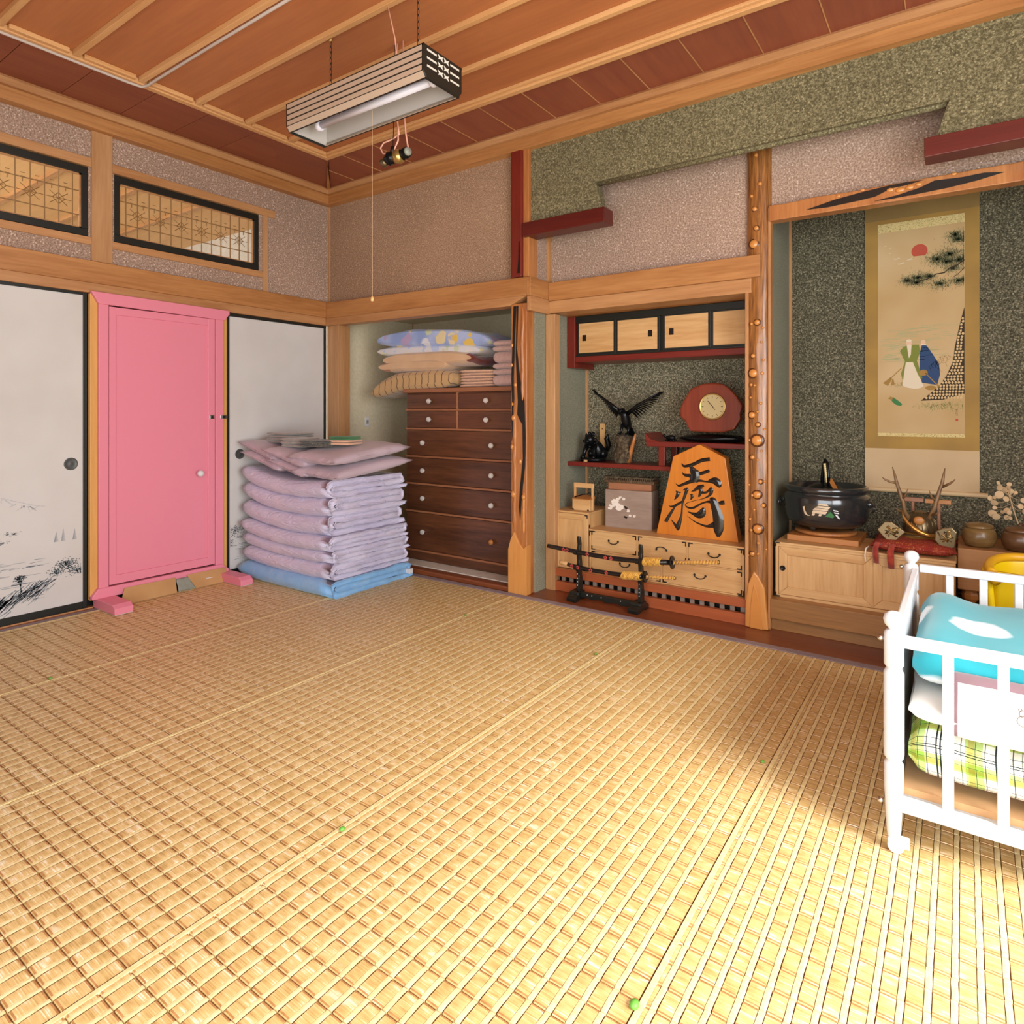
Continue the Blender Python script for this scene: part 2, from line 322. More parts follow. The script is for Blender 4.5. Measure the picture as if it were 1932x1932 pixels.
# ---------------------------------------------------------------- mesh building
class MB:
    def __init__(s): s.v = []; s.f = []; s.m = []; s.mat = 0
    def add(s, vs, fs):
        o = len(s.v); s.v += [tuple(v) for v in vs]
        for f in fs: s.f.append(tuple(i+o for i in f)); s.m.append(s.mat)
        return s
    def box(s, x0, x1, y0, y1, z0, z1):
        return s.add([(x0, y0, z0), (x1, y0, z0), (x1, y1, z0), (x0, y1, z0), (x0, y0, z1), (x1, y0, z1), (x1, y1, z1), (x0, y1, z1)],
                     [(0, 3, 2, 1), (4, 5, 6, 7), (0, 1, 5, 4), (1, 2, 6, 5), (2, 3, 7, 6), (3, 0, 4, 7)])
    def hexa(s, bot, top):
        return s.add(list(bot)+list(top), [(0, 3, 2, 1), (4, 5, 6, 7), (0, 1, 5, 4), (1, 2, 6, 5), (2, 3, 7, 6), (3, 0, 4, 7)])
    def prism(s, pts, a, b, axis='Y'):
        """polygon pts (u,v) extruded from a to b on axis"""
        f = {'X': lambda u, v, t: (t, u, v), 'Y': lambda u, v, t: (u, t, v), 'Z': lambda u, v, t: (u, v, t)}[axis]
        n = len(pts)
        vs = [f(u, v, a) for u, v in pts]+[f(u, v, b) for u, v in pts]
        return s.add(vs, [tuple(range(n)), tuple(range(2*n-1, n-1, -1))]+[(i, i+n, (i+1) % n+n, (i+1) % n) for i in range(n)])
    def tube(s, pts, r, n=8, cap=True, sq=1.0):
        pts = [Vector(p) for p in pts]; k = len(pts)
        rs = r if isinstance(r, (list, tuple)) else [r]*k
        vs = []; up = None
        for i, p in enumerate(pts):
            d = (pts[min(i+1, k-1)]-pts[max(i-1, 0)])
            if d.length < 1e-9: d = Vector((0, 0, 1))
            d.normalize()
            if up is None: up = Vector((0, 0, 1)) if abs(d.z) < .9 else Vector((1, 0, 0))
            a = d.cross(up).normalized(); b = a.cross(d).normalized(); up = b
            for j in range(n):
                t = 2*PI*j/n; vs.append(p+a*math.cos(t)*rs[i]+b*math.sin(t)*rs[i]*sq)
        fs = [(i*n+j, i*n+(j+1) % n, (i+1)*n+(j+1) % n, (i+1)*n+j) for i in range(k-1) for j in range(n)]
        if cap: fs += [tuple(range(n-1, -1, -1)), tuple(range((k-1)*n, k*n))]
        return s.add(vs, fs)
    def lathe(s, prof, c=(0, 0, 0), n=24, axis='Z', sx=1, sy=1):
        vs = []
        for r, h in prof:
            for j in range(n):
                t = 2*PI*j/n; a, b = r*math.cos(t)*sx, r*math.sin(t)*sy
                vs.append({'Z': (c[0]+a, c[1]+b, c[2]+h), 'Y': (c[0]+a, c[1]+h, c[2]+b), 'X': (c[0]+h, c[1]+a, c[2]+b)}[axis])
        k = len(prof)
        fs = [(i*n+j, i*n+(j+1) % n, (i+1)*n+(j+1) % n, (i+1)*n+j) for i in range(k-1) for j in range(n)]
        fs += [tuple(range(n-1, -1, -1)), tuple(range((k-1)*n, k*n))]
        return s.add(vs, fs)
    def ball(s, c, r, n=14, k=8, sx=1, sy=1, sz=1):
        return s.lathe([(r*math.sin(PI*(i+.02)/(k+.04)), -r*sz*math.cos(PI*(i+.02)/(k+.04))) for i in range(k+1)], c, n, 'Z', sx, sy)
    def grid(s, fn, nu, nv, close=False):
        vs = [fn(i/(nu-1), j/(nv-1)) for i in range(nu) for j in range(nv)]
        fs = [(i*nv+j, (i+1)*nv+j, (i+1)*nv+j+1, i*nv+j+1) for i in range(nu-1) for j in range(nv-1)]
        return s.add(vs, fs)
WL = {}
def obj(name, mb, mat, parent=None, loc=None, bevel=0, smooth=False, label=None, kind=None):
    """link mb (built in world metres) as one object; children are stored relative to their thing"""
    base = WL.get(parent.name, (0, 0, 0)) if parent else (loc or (0, 0, 0))
    if not parent and loc is None:
        xs = [v[0] for v in mb.v]; ys = [v[1] for v in mb.v]; zs = [v[2] for v in mb.v]
        base = ((min(xs)+max(xs))/2, (min(ys)+max(ys))/2, min(zs))
    me = bpy.data.meshes.new(name)
    me.from_pydata([(v[0]-base[0], v[1]-base[1], v[2]-base[2]) for v in mb.v], [], mb.f)
    mats = mat if isinstance(mat, (list, tuple)) else [mat]
    for q in mats: me.materials.append(M[q] if isinstance(q, str) else q)
    if len(mats) > 1: me.polygons.foreach_set('material_index', mb.m)
    if smooth: me.polygons.foreach_set('use_smooth', [True]*len(me.polygons))
    me.update()
    o = bpy.data.objects.new(name, me); COL.objects.link(o)
    if parent: o.parent = parent
    else: o.location = base
    WL[o.name] = base
    if bevel:
        b = o.modifiers.new('bevel', 'BEVEL'); b.width = bevel; b.segments = 2; b.limit_method = 'ANGLE'; b.angle_limit = math.radians(50)
    if label: o['label'] = label
    if kind: o['kind'] = kind
    return o
def fixn(o):
    import bmesh
    bm = bmesh.new(); bm.from_mesh(o.data); bmesh.ops.recalc_face_normals(bm, faces=bm.faces); bm.to_mesh(o.data); bm.free(); return o
def tag(o, label, cat, group=None):
    o['label'] = label; o['category'] = cat
    if group: o['group'] = group
    return o
def thing(name, loc, label, cat, group=None):
    o = bpy.data.objects.new(name, None); COL.objects.link(o); o.location = loc; o.empty_display_size = .05
    WL[o.name] = tuple(loc); return tag(o, label, cat, group)
def struct(name, mb=None, mat=None, loc=None, bevel=0, smooth=False):
    if mb is None:
        o = bpy.data.objects.new(name, None); COL.objects.link(o); o.location = loc or (0, 0, 0); WL[o.name] = tuple(loc or (0, 0, 0))
    else: o = obj(name, mb, mat, loc=loc, bevel=bevel, smooth=smooth)
    o['kind'] = 'structure'; return o
def share(src, name, parent, off):
    """another object on the same mesh, moved by off"""
    o = bpy.data.objects.new(name, src.data); COL.objects.link(o); o.parent = parent
    o.location = Vector(src.location)+Vector(off)
    WL[o.name] = WL[src.name]
    for md in src.modifiers:
        q = o.modifiers.new(md.name, md.type)
        if md.type == 'BEVEL': q.width = md.width; q.segments = md.segments; q.limit_method = 'ANGLE'; q.angle_limit = md.angle_limit
    return o
def bx(*a): return MB().box(*a)
def nz(x, y, z, s=1.0, seed=0): return noise.noise(Vector((x*s+seed, y*s+seed*.7, z*s-seed*.3)))
M['bark_ring'] = flat('dark_knot_ring', '5a3218', .35, coat=.3)
# ================================================================ SETTING
ZC = 2.785                       # underside of the ceiling boards
# floor (tatami under the reed mats) with mauve edging cloth
fl = struct('floor', bx(-.02, 5.45, -4.085, -.002, -.06, -.014), 'tatami', loc=(0, 0, 0))
obj('mat_edging', bx(.0, 5.4, -.105, -.056, -.014, .004), 'heri', fl, bevel=.002)
obj('mat_edging', bx(.028, .078, -4.5, -.105, -.014, .003), 'heri', fl, bevel=.002)

# reed mats: rows of flat reeds held by pale warp bands, geometry shared between alike pieces
PX, PY = .0411, .057
EDGE = [.080+.8535*k for k in range(6)]
W0 = .838
def row_mesh():
    mb = MB(); xs = [0.0]; zs = [.0022]
    x = .012
    nb = int(W0/PX)
    for k in range(nb+1):
        c = .014+k*PX
        if c+.0095 > W0: break
        xs += [c-.0075, c-.0060, c+.0060, c+.0075]; zs += [.0022, -.004, -.004, .0022]
        xs += [c+PX*.5]; zs += [.0025]
    xs = xs[:]; pairs = sorted(set(zip(xs, zs)))
    pairs = [p for p in pairs if 0 <= p[0] <= W0]
    if pairs[-1][0] < W0-1e-6: pairs.append((W0, .0022))
    ys = [(0, -.0025, 0), (.0010, .0, 1), (.0042, .0003, 0), (.0080, .0004, 0), (.0268, .0006, 0), (.0463, .0004, 0), (.0498, .0003, 1), (.0534, .0, 0), (.0546, -.0025, 0)]
    nv = len(ys)
    vs = [(x, -.0015-y, z+dz) for (x, z) in pairs for (y, dz, _) in ys]
    mb.v = vs
    for i in range(len(pairs)-1):
        for j in range(nv-1):
            mb.f.append((i*nv+j, i*nv+j+1, (i+1)*nv+j+1, (i+1)*nv+j)); mb.m.append(1 if j in (1, 6) else 0)
    return mb
YB = -.108
NR = 62
def band_mesh():
    mb = MB(); vs = []; n = 0
    for r in range(NR):
        y0 = YB-r*PY
        for dy, z in ((.0010, -.003), (.0017, .0026), (.014, .0032), (.043, .0032), (.0558, .0026), (.0566, -.003)):
            jx = .0006*math.sin(r*1.7+dy*90)
            vs += [(-.0056+jx, y0-dy, z-.0005), (0+jx, y0-dy, z), (.0056+jx, y0-dy, z-.0005)]; n += 1
    mb.v = vs
    for i in range(n-1):
        for j in range(2): mb.f.append((i*3+j, i*3+j+1, (i+1)*3+j+1, (i+1)*3+j)); mb.m.append(0)
    return mb
row0 = band0 = None
places = ['beside the painted sliding doors', 'second from the sliding doors', 'ending at the polished corner pillar', 'in front of the drawers and sword rack',
          'ending below the sandy alcove, left of the cot', 'under the white cot, furthest right']
for i, x0 in enumerate(EDGE):
    t = thing('reed_mat', (x0, YB, -.012), 'woven golden reed floor mat strip '+places[i], 'mat', None)
    obj('backing', bx(x0-.005, x0+W0+.0135, YB-NR*PY, YB, -.0135, -.0015), 'matbase', t)
    obj('selvedge', MB().prism([(x0-.0050, -.0015), (x0-.0042, .0036), (x0+.0068, .0036), (x0+.0078, -.0015)], YB-NR*PY, YB, 'Y'), 'straw_edge', t)
    for r in range(NR):
        if row0 is None:
            mb = row_mesh(); mb.v = [(v[0]+x0+.008, v[1]+YB, v[2]) for v in mb.v]
            row0 = obj('reed_row', mb, ['reed', 'reed_dark'], t)
        else: share(row0, 'reed_row', t, (0, -r*PY, 0))
    nb = 0
    while .014+nb*PX+.0095 <= W0:
        xx = x0+.008+.014+nb*PX
        if band0 is None:
            mb = band_mesh(); mb.v = [(v[0]+xx, v[1], v[2]) for v in mb.v]
            band0 = obj('warp_band', mb, 'band', t); bx0 = nb
        else: share(band0, 'warp_band', t, (nb*PX, 0, 0))
        nb += 1
# three dropped green bits on the mats
for k, (x, y) in enumerate([(3.487, -2.12), (2.655, -2.10), (3.47, -1.13), (2.63, -.64), (1.80, -.55), (.93, -2.16)]):
    lab = ['small green pea on the mat seam nearest the camera', 'small green speck on the mat seam at lower left centre', 'small green speck on the mat beside the cot shadow',
           'small green speck on the mat seam in mid floor', 'small green speck on the mat seam below the futons', 'small green speck on the far left mat seam'][k]
    r = [.009, .007, .006, .006, .006, .006][k]
    o = obj('green_pea', MB().ball((x, y, .004+r*.7), r, 10, 6, 1, 1.2, .8), 'leafgreen', smooth=True); tag(o, lab, 'pea', 'green bits dropped on the mats')

# ---- ceiling
ce = struct('ceiling', bx(-.1, 5.5, -4.8, .25, ZC+.012, ZC+.05), 'ceil_in', loc=(0, 0, ZC))
XB, YBD = .565, -.478
bat = [YBD-.292*k for k in range(0, 15)]
for k in range(14):                                   # inner boards, one between each pair of battens
    obj('ceiling_board', bx(XB, 5.45, bat[k+1]+.004, bat[k]-.004, ZC+.002, ZC+.012), 'ceil_in', ce)
for k in range(1, 14):
    obj('ceiling_batten', MB().prism([(bat[k]-.016, ZC+.002), (bat[k]-.013, ZC-.020), (bat[k]+.013, ZC-.020), (bat[k]+.016, ZC+.002)], XB+.02, 5.45, 'X'), 'batten', ce, bevel=.002)
x = .10
k = 0
def hipy(x): return -.04-(x-.055)*.8588
for k in range(18):                                   # outer boards along the back wall
    xa = .36+.2855*(k-1); xb = xa+.2855
    if k == 0: P_ = [(.055, -.04), (.3585, -.04), (.3585, hipy(.3585))]
    elif k == 1: P_ = [(.3615, -.04), (xb-.0015, -.04), (xb-.0015, YBD), (XB, YBD), (.3615, hipy(.3615))]
    else: P_ = [(xa+.0015, YBD), (xb-.0015, YBD), (xb-.0015, -.04), (xa+.0015, -.04)]
    fixn(obj('ceiling_board', MB().prism(P_, ZC, ZC+.010, 'Z'), 'ceil_out', ce))
    if k: obj('joint_bead', bx(xa-.0022, xa+.0022, max(YBD, hipy(xa) if k == 1 else -9), -.045, ZC-.0035, ZC+.002), 'paleY', ce)
for k in range(15):
    ya = -.36-.292*k; yb = ya-.292
    if k == 0: obj('ceiling_board', MB().prism([(.05, -.042), (XB, YBD), (XB, yb), (.05, yb)], ZC, ZC+.010, 'Z'), 'ceil_out', ce)
    else: obj('ceiling_board', bx(.05, XB, yb+.0015, ya-.0015, ZC, ZC+.010), 'ceil_out', ce)
# stepped border frame
obj('border_batten', bx(XB-.026, 5.45, YBD-.012, YBD+.022, ZC-.026, ZC+.002), 'batten', ce, bevel=.003)
obj('border_lip', bx(XB, 5.45, YBD-.030, YBD-.012, ZC-.014, ZC+.002), 'batten', ce, bevel=.003)
obj('border_batten', bx(XB-.026, XB+.010, -4.08, YBD+.020, ZC-.0265, ZC+.002), 'battenY', ce, bevel=.003)
for k in range(14):
    obj('border_lip', bx(XB+.010, XB+.034, bat[k+1]+.03, bat[k]-.03, ZC-.020, ZC+.002), 'battenY', ce, bevel=.004)
obj('hip_batten', MB().hexa([(.036, -.058, ZC-.016), (.058, -.036, ZC-.016), (XB-.008, YBD+.008, ZC-.016), (XB-.022, YBD+.030, ZC-.016)],
                            [(.036, -.058, ZC+.002), (.058, -.036, ZC+.002), (XB-.008, YBD+.008, ZC+.002), (XB-.022, YBD+.030, ZC+.002)]), 'beamY', ce)
# cornices
def mitre(name, prof, mat):
    for ax in 'XY':
        mb = MB()
        if ax == 'X': pts0 = [(d, -d, z) for d, z in prof]; pts1 = [(5.45, -d, z) for d, z in prof]
        else: pts0 = [(d, -4.08, z) for d, z in prof]; pts1 = [(d, -d, z) for d, z in prof]
        n = len(prof); mb.add(pts0+pts1, [tuple(range(n)), tuple(range(2*n-1, n-1, -1))]+[(i, (i+1) % n, (i+1) % n+n, i+n) for i in range(n)])
        o = struct(name, mb, mat+ax, loc=(0, 0, 2.7)); fixn(o)
mitre('trim_1', [(.0, 2.664), (.050, 2.668), (.052, 2.735), (.0, 2.735)], 'beam')
mitre('trim_2', [(.0, 2.735), (.072, 2.737), (.074, 2.772), (.066, 2.786), (.0, 2.786)], 'pale')

# ---- left wall: plaster with two openwork transoms, door head and track
wl = struct('wall_left', bx(-.09, 0, -4.085, .12, 2.47, 2.84), 'pl_pink', loc=(0, 0, 2))
for b in [(-.09, 0, -.605, .12, 1.90, 2.47), (-.09, 0, -1.66, -1.528, 1.90, 2.47), (-.09, 0, -1.528, -.605, 1.90, 2.066), (-.09, 0, -2.585, -1.66, 1.90, 2.066), (-.09, 0, -4.085, -2.585, 1.90, 2.47)]:
    obj('plaster_panel', bx(*b), 'pl_pink', wl)
obj('dado_wall', bx(-.09, 0, -4.085, -2.56, 0, 1.90), 'white_wall', wl)
struct('trim_3', MB().hexa([(-.06, -4.08, 1.822), (.030, -4.08, 1.822), (.030, -.03, 1.811), (-.06, -.03, 1.811)], [(-.06, -4.08, 1.945), (.030, -4.08, 1.945), (.030, -.03, 1.931), (-.06, -.03, 1.931)]), 'beamY', loc=(0, 0, 1.8), bevel=.003)
struct('trim_4', MB().hexa([(-.09, -4.08, 1.772), (.016, -4.08, 1.772), (.016, -.02, 1.752), (-.09, -.02, 1.752)], [(-.09, -4.08, 1.823), (.016, -4.08, 1.823), (.016, -.02, 1.812), (-.09, -.02, 1.812)]), 'paleY', loc=(0, 0, 1.77), bevel=.002)
struct('trim_5', bx(-.03, .014, -1.648, -1.540, 1.94, 2.69), 'paleZ', bevel=.002)
struct('trim_6', bx(-.03, .012, -1.540, -.480, 2.462, 2.512), 'paleY', bevel=.002)
struct('trim_7', bx(-.03, .012, -2.64, -1.648, 2.462, 2.512), 'paleY', bevel=.002)
struct('trim_8', bx(-.03, .012, -1.540, -.577, 2.028, 2.070), 'paleY', bevel=.002)
struct('trim_9', bx(-.03, .012, -2.64, -1.648, 2.028, 2.070), 'paleY', bevel=.002)
struct('trim_10', bx(-.03, .014, -.577, -.540, 1.93, 2.462), 'paleZ', bevel=.002)
struct('trim_11', bx(-.002, .010, -.012, .0, 1.90, 2.69), 'paleZ')           # thin corner batten
struct('trim_12', bx(-.09, .026, -2.9, -.03, -.03, .004), 'floorwood', bevel=.003)  # door track
obj('track_runner', bx(.006, .014, -2.9, -1.64, .003, .010), 'paleY', bpy.data.objects['trim_12'])

def transom(name, y0, y1, label):
    z0, z1 = 2.075, 2.457
    t = thing(name, (-.02, (y0+y1)/2, z0), label, 'transom')
    f = .040
    obj('frame_rail', bx(-.035, .0, y0, y1, z1-f, z1), 'black', t, bevel=.002); obj('frame_rail', bx(-.035, .0, y0, y1, z0, z0+f), 'black', t, bevel=.002)
    obj('frame_stile', bx(-.035, .0, y0, y0+f*.8, z0+f, z1-f), 'black', t, bevel=.002); obj('frame_stile', bx(-.035, .0, y1-f*.8, y1, z0+f, z1-f), 'black', t, bevel=.002)
    a0, a1, b0, b1 = y0+f*.8, y1-f*.8, z0+f, z1-f
    e = .008
    obj('lattice_edge', MB().box(-.026, -.012, a0, a1, b1-e, b1).box(-.026, -.012, a0, a1, b0, b0+e).box(-.026, -.012, a0, a0+e, b0, b1).box(-.026, -.012, a1-e, a1, b0, b1), 'paleY', t)
    n = 13; q = .0022; pitch = (a1-a0)/(n+.2)
    h1 = b0+(b1-b0)*.68; h2 = b0+(b1-b0)*.24; mid = b0+(b1-b0)*.46
    for h in (h1, h2): obj('lattice_rail', bx(-.022, -.014, a0, a1, h-q, h+q), 'lattice', t)
    for k in range(n):
        y = a0+pitch*(k+.6)
        obj('lattice_bar', bx(-.020, -.013, y-q, y+q, b0, b1), 'lattice', t)
        if k < n-1:
            ym = y+pitch/2; mb = MB().box(-.021, -.015, ym-q*.8, ym+q*.8, mid+.045, h1)
            for zz in (mid+.07, mid+.09): mb.box(-.021, -.015, ym-.009, ym+.009, zz-.0014, zz+.0014)
            obj('lattice_tick', mb, 'lattice', t)
        if k % 2 == 1:
            mb = MB(); R = pitch*.98; rz = .048
            P6 = [(y+R*math.cos(a)*.98, mid+rz*math.sin(a)) for a in [PI*j/4 for j in range(8)]]
            for (py, pz) in P6: mb.tube([(-.017, y, mid), (-.017, y+(py-y)*.96, mid+(pz-mid)*1.0)], .0019, 4)
            D = [(y, mid+.030), (y+pitch*.45, mid), (y, mid-.030), (y-pitch*.45, mid)]
            for j in range(4): mb.tube([(-.017,)+D[j], (-.017,)+D[(j+1) % 4]], .0019, 4)
            obj('lattice_star', mb, 'lattice', t)
    return t
transom('openwork_transom', -1.528, -.605, 'black-framed openwork transom over the pink door and right sliding door')
transom('openwork_transom', -2.585, -1.660, 'black-framed openwork transom cut by the left edge of the photo')

# next room seen through the transoms
struct('wall_next_room', bx(-3.2, -.09, .10, .16, 0, 2.8), 'white_wall', loc=(-1.6, .1, 0))
struct('wall_next_room_end', bx(-3.26, -3.2, -4.6, .16, 0, 2.8), 'white_wall')
nc = struct('ceiling_next_room', bx(-3.2, -.09, -4.6, .10, 2.72, 2.76), 'ceil_tan', loc=(-1.6, -2, 2.72))
for k in range(9): obj('ceiling_batten', bx(-3.2, -.09, -4.3+k*.47, -4.265+k*.47, 2.695, 2.72), 'paleX', nc)
struct('floor_next_room', bx(-3.2, -.09, -4.6, .10, -.06, -.02), 'tatami')
struct('trim_13', bx(-.62, -.50, .02, .10, 0, 2.72), 'paleZ', bevel=.003)

# ---- back wall
wb = struct('wall_back', MB().box(.0, 1.80, 0, .09, 1.86, 2.84), 'pl_tan', loc=(0, 0, 2))
# wall over the alcoves: front hanging wall with a long cut-out, and the recessed wall behind it
fr = struct('wall_back_upper', MB().box(1.80, 5.45, -.012, .055, 2.386, 2.84), 'pl_green', loc=(2, 0, 2.4))
def softcut(x_in, x_far, z0, z1, s):
    # end block of the hanging wall with a rounded, slanting inner edge
    pts = [(x_far, z0), (x_in+s*.055, z0), (x_in+s*.03, z0+.05), (x_in-s*.012, z1-.02), (x_in-s*.02, z1-.004), (x_in-s*.014, z1), (x_far, z1)]
    return MB().prism(pts, -.012, .055, 'Y')
fixn(obj('hanging_wall_end', softcut(2.315, 1.80, 2.17, 2.386, 1), 'pl_green', fr, bevel=.006))
fixn(obj('hanging_wall_end', softcut(3.915, 5.45, 2.17, 2.386, -1), 'pl_green', fr, bevel=.006))
obj('rounded_lower_edge', MB().tube([(2.30, .024, 2.386), (3.93, .024, 2.386)], .016, 10), 'pl_green', fr, smooth=True)
struct('trim_14', bx(1.835, 2.377, -.062, .05, 2.140, 2.222), 'redbeam', bevel=.003)
struct('trim_15', bx(3.850, 5.45, -.062, .05, 2.152, 2.232), 'redbeam', bevel=.003)
struct('wall_back_recess', MB().box(1.80, 3.17, .20, .26, 1.80, 2.84).box(3.17, 5.45, .20, .26, 2.09, 2.84), 'pl_pink', loc=(2, .2, 2))
obj('recess_ceiling', bx(1.80, 5.45, .04, .26, 2.80, 2.84), 'pl_pink', bpy.data.objects['wall_back_recess'])
struct('wall_back_return', bx(1.80, 1.862, .04, .62, 0, 2.84), 'pl_grey')
obj('return_plaster', bx(1.8625, 1.864, .05, .20, 1.90, 2.25), 'pl_pink', bpy.data.objects['wall_back_return'])
struct('trim_16', bx(1.862, 1.880, .165, .20, 1.89, 2.40), 'beamZ', bevel=.002)
# nageshi and door head along the closet, wrapping the pillar and stepping back into the alcove
struct('trim_17', MB().hexa([(.03, -.058, 1.806), (1.862, -.058, 1.790), (1.862, .03, 1.790), (.03, .03, 1.806)], [(.03, -.058, 1.924), (1.862, -.058, 1.900), (1.862, .03, 1.900), (.03, .03, 1.924)]), 'beamX', loc=(0, 0, 1.8), bevel=.003)
struct('trim_18', MB().hexa([(.02, -.050, 1.750), (1.73, -.050, 1.738), (1.73, .04, 1.738), (.02, .04, 1.750)], [(.02, -.050, 1.807), (1.862, -.050, 1.791), (1.862, .04, 1.791), (.02, .04, 1.807)]), 'paleX', loc=(0, 0, 1.8), bevel=.002)
struct('trim_19', bx(1.862, 1.892, -.058, .17, 1.788, 1.899), 'beamY', bevel=.003)
struct('trim_20', bx(1.862, 1.888, -.050, .18, 1.700, 1.788), 'paleY', bevel=.002)
struct('trim_21', bx(1.8925, 3.147, .140, .20, 1.780, 1.892), 'beamX', bevel=.003)
struct('trim_22', bx(1.888, 3.10, .155, .30, 1.706, 1.780), 'paleX', bevel=.003)
struct('trim_23', bx(1.90, 3.08, .30, .62, 1.706, 1.78), 'beamX', bevel=.002)
# posts
struct('trim_24', bx(.02, .143, -.035, .08, 0, 1.75), 'paleZ', bevel=.003)
struct('trim_25', bx(1.864, 1.931, .155, .215, -.012, 1.70), 'paleZ', bevel=.003)
struct('trim_26', bx(3.067, 3.085, .16, .20, .13, 1.72), 'beamZ', bevel=.003)

# polished corner pillar: square shaft with charred crevices, squared foot
pA = struct('trim_27', bx(1.738, 1.855, -.040, .055, 0, 1.75), 'pillar', loc=(1.8, 0, 0), bevel=.006)
obj('upper_shaft', bx(1.738, 1.824, -.048, .055, 1.905, 2.68), 'redZ', pA, bevel=.012)
obj('upper_flank', bx(1.824, 1.866, -.036, .055, 1.905, 2.68), 'pillar', pA, bevel=.004)
obj('crevice', MB().prism([(1.790, 1.93), (1.799, 2.02), (1.802, 2.12), (1.808, 2.12), (1.812, 2.02), (1.812, 1.93)], -.0495, -.045, 'Y'), 'char', pA)
fixn(obj('pillar_foot', MB().prism([(1.724, 0), (1.724, .263), (1.742, .325), (1.768, .372), (1.802, .309), (1.835, .277), (1.858, .300), (1.858, 0)], -.052, .0, 'Y'), 'pillar_base', pA, bevel=.003))
cr1 = [(1.758, 1.735), (1.752, 1.60), (1.748, 1.44), (1.742, 1.30), (1.748, 1.16), (1.744, 1.06), (1.745, .92), (1.756, 1.0), (1.757, 1.10), (1.764, 1.18), (1.760, 1.30), (1.766, 1.44), (1.772, 1.6), (1.780, 1.735)]
cr2 = [(1.794, 1.735), (1.784, 1.48), (1.798, 1.36), (1.818, 1.233), (1.838, 1.162), (1.848, .95), (1.843, .773), (1.826, .64), (1.816, .55), (1.808, .443), (1.798, .522), (1.806, .638), (1.827, .817), (1.824, 1.02), (1.806, 1.045), (1.786, 1.08), (1.790, 1.162), (1.782, 1.305), (1.774, 1.439), (1.778, 1.573), (1.783, 1.735)]
for cr in (cr1, cr2): fixn(obj('crevice', MB().prism(cr, -.0435, -.038, 'Y'), 'char', pA, bevel=.0015))
for (x, z, r) in [(1.748, 1.50, .010), (1.772, 1.26, .011), (1.752, 1.144, .008), (1.760, 1.06, .015), (1.750, .885, .013), (1.808, .798, .013), (1.760, .599, .019), (1.832, .586, .013), (1.745, 1.38, .009)]:
    obj('bark_knob', MB().ball((x, -.042, z), r, 10, 6, 1, .8, 1.3), 'burl_knob', pA, smooth=True)
# wavy ridge of polished wood beside the crevice
def ridge(x, w_, z0, z1, y, seed, mat, par, amp=.010, name='wood_ridge'):
    pts = [(x+amp*nz(z0+(z1-z0)*i/24, seed, 0, 7), y, z0+(z1-z0)*i/24) for i in range(25)]
    rs = [w_*(1+.35*nz(i*.5, seed, 3, 1))*(min(1, (i+.3)/3, (24.3-i)/3)) for i in range(25)]
    return obj(name, MB().tube(pts, rs, 8), mat, par, smooth=True)
ridge(1.768, .013, .35, 1.12, -.040, 3, 'pillar', pA)
ridge(1.824, .011, 1.15, 1.73, -.040, 8, 'pillar', pA)
ridge(1.832, .009, .36, .62, -.038, 9, 'pillar_base', pA)

# knotted alcove post (tokobashira)
pT = struct('trim_28', MB().grid(lambda u, v: (lambda a, z, r: (3.128+r*math.cos(a)*1.02, .205+r*math.sin(a)*.8, z))(2*PI*u, 2.46*v, .060+.0035*nz(math.cos(2*PI*u), math.sin(2*PI*u)+v*9, v*3, 2.2)-.010*(v > .995)), 33, 90), 'burl', loc=(3.12, .2, 0), smooth=True)
TK = [(3.124, 2.40, .009), (3.143, 2.251, .010), (3.101, 2.197, .008), (3.117, 2.128, .012), (3.125, 2.029, .012), (3.112, 1.951, .021), (3.129, 1.551, .014), (3.101, 1.546, .008), (3.156, 1.522, .007), (3.109, 1.382, .011), (3.158, 1.359, .007), (3.109, 1.294, .021), (3.153, 1.292, .009), (3.099, 1.235, .008), (3.117, 1.232, .006), (3.146, 1.14, .008), (3.103, 1.081, .016), (3.132, 1.097, .007), (3.133, 1.032, .011), (3.164, 1.009, .006), (3.128, .952, .026), (3.089, .953, .007), (3.105, .866, .011), (3.132, .854, .006), (3.144, .744, .011), (3.087, .724, .006), (3.164, .745, .006), (3.128, .677, .019), (3.106, .673, .008), (3.157, .624, .011), (3.094, .55, .007), (3.131, .503, .022), (3.099, .494, .008), (3.136, .433, .008), (3.171, .404, .006), (3.105, .374, .012), (3.083, .363, .006), (3.134, .378, .007), (3.150, 1.45, .006), (3.096, 1.17, .006), (3.150, .90, .006), (3.115, .60, .006)]
for (x, z, r) in TK:
    ang = max(-.95, min(.95, (x-3.128)/.062)); yy = .205-.048*math.sqrt(1-ang*ang)
    if r > .010: obj('knob_ring', MB().lathe([(r*.5, -.003), (r*1.30, -.001), (r*1.42, .005), (r*1.3, .012)], (x, yy, z), 14, 'Y'), 'bark_ring', pT, smooth=True)
    obj('burl_knob', MB().lathe([(r*.15, -.012), (r*.86, -.011), (r, -.005), (r*.9, .004), (r*1.15, .012)], (x, yy, z), 12, 'Y'), 'burl_knob', pT, smooth=True)
fixn(obj('flame_cut', MB().prism([(3.070, 0), (3.072, .12), (3.086, .22), (3.113, .288), (3.138, .262), (3.166, .21), (3.184, .0)], .146, .20, 'Y'), 'pillar_base', pT, bevel=.006))
fixn(obj('flame_core', MB().prism([(3.096, 0), (3.098, .10), (3.108, .19), (3.117, .225), (3.134, .18), (3.150, .10), (3.158, .0)], .142, .15, 'Y'), 'burl_knob', pT, bevel=.003))
obj('flank_board', bx(3.177, 3.190, .17, .22, .0, 2.13), 'beamZ', pT, bevel=.003)

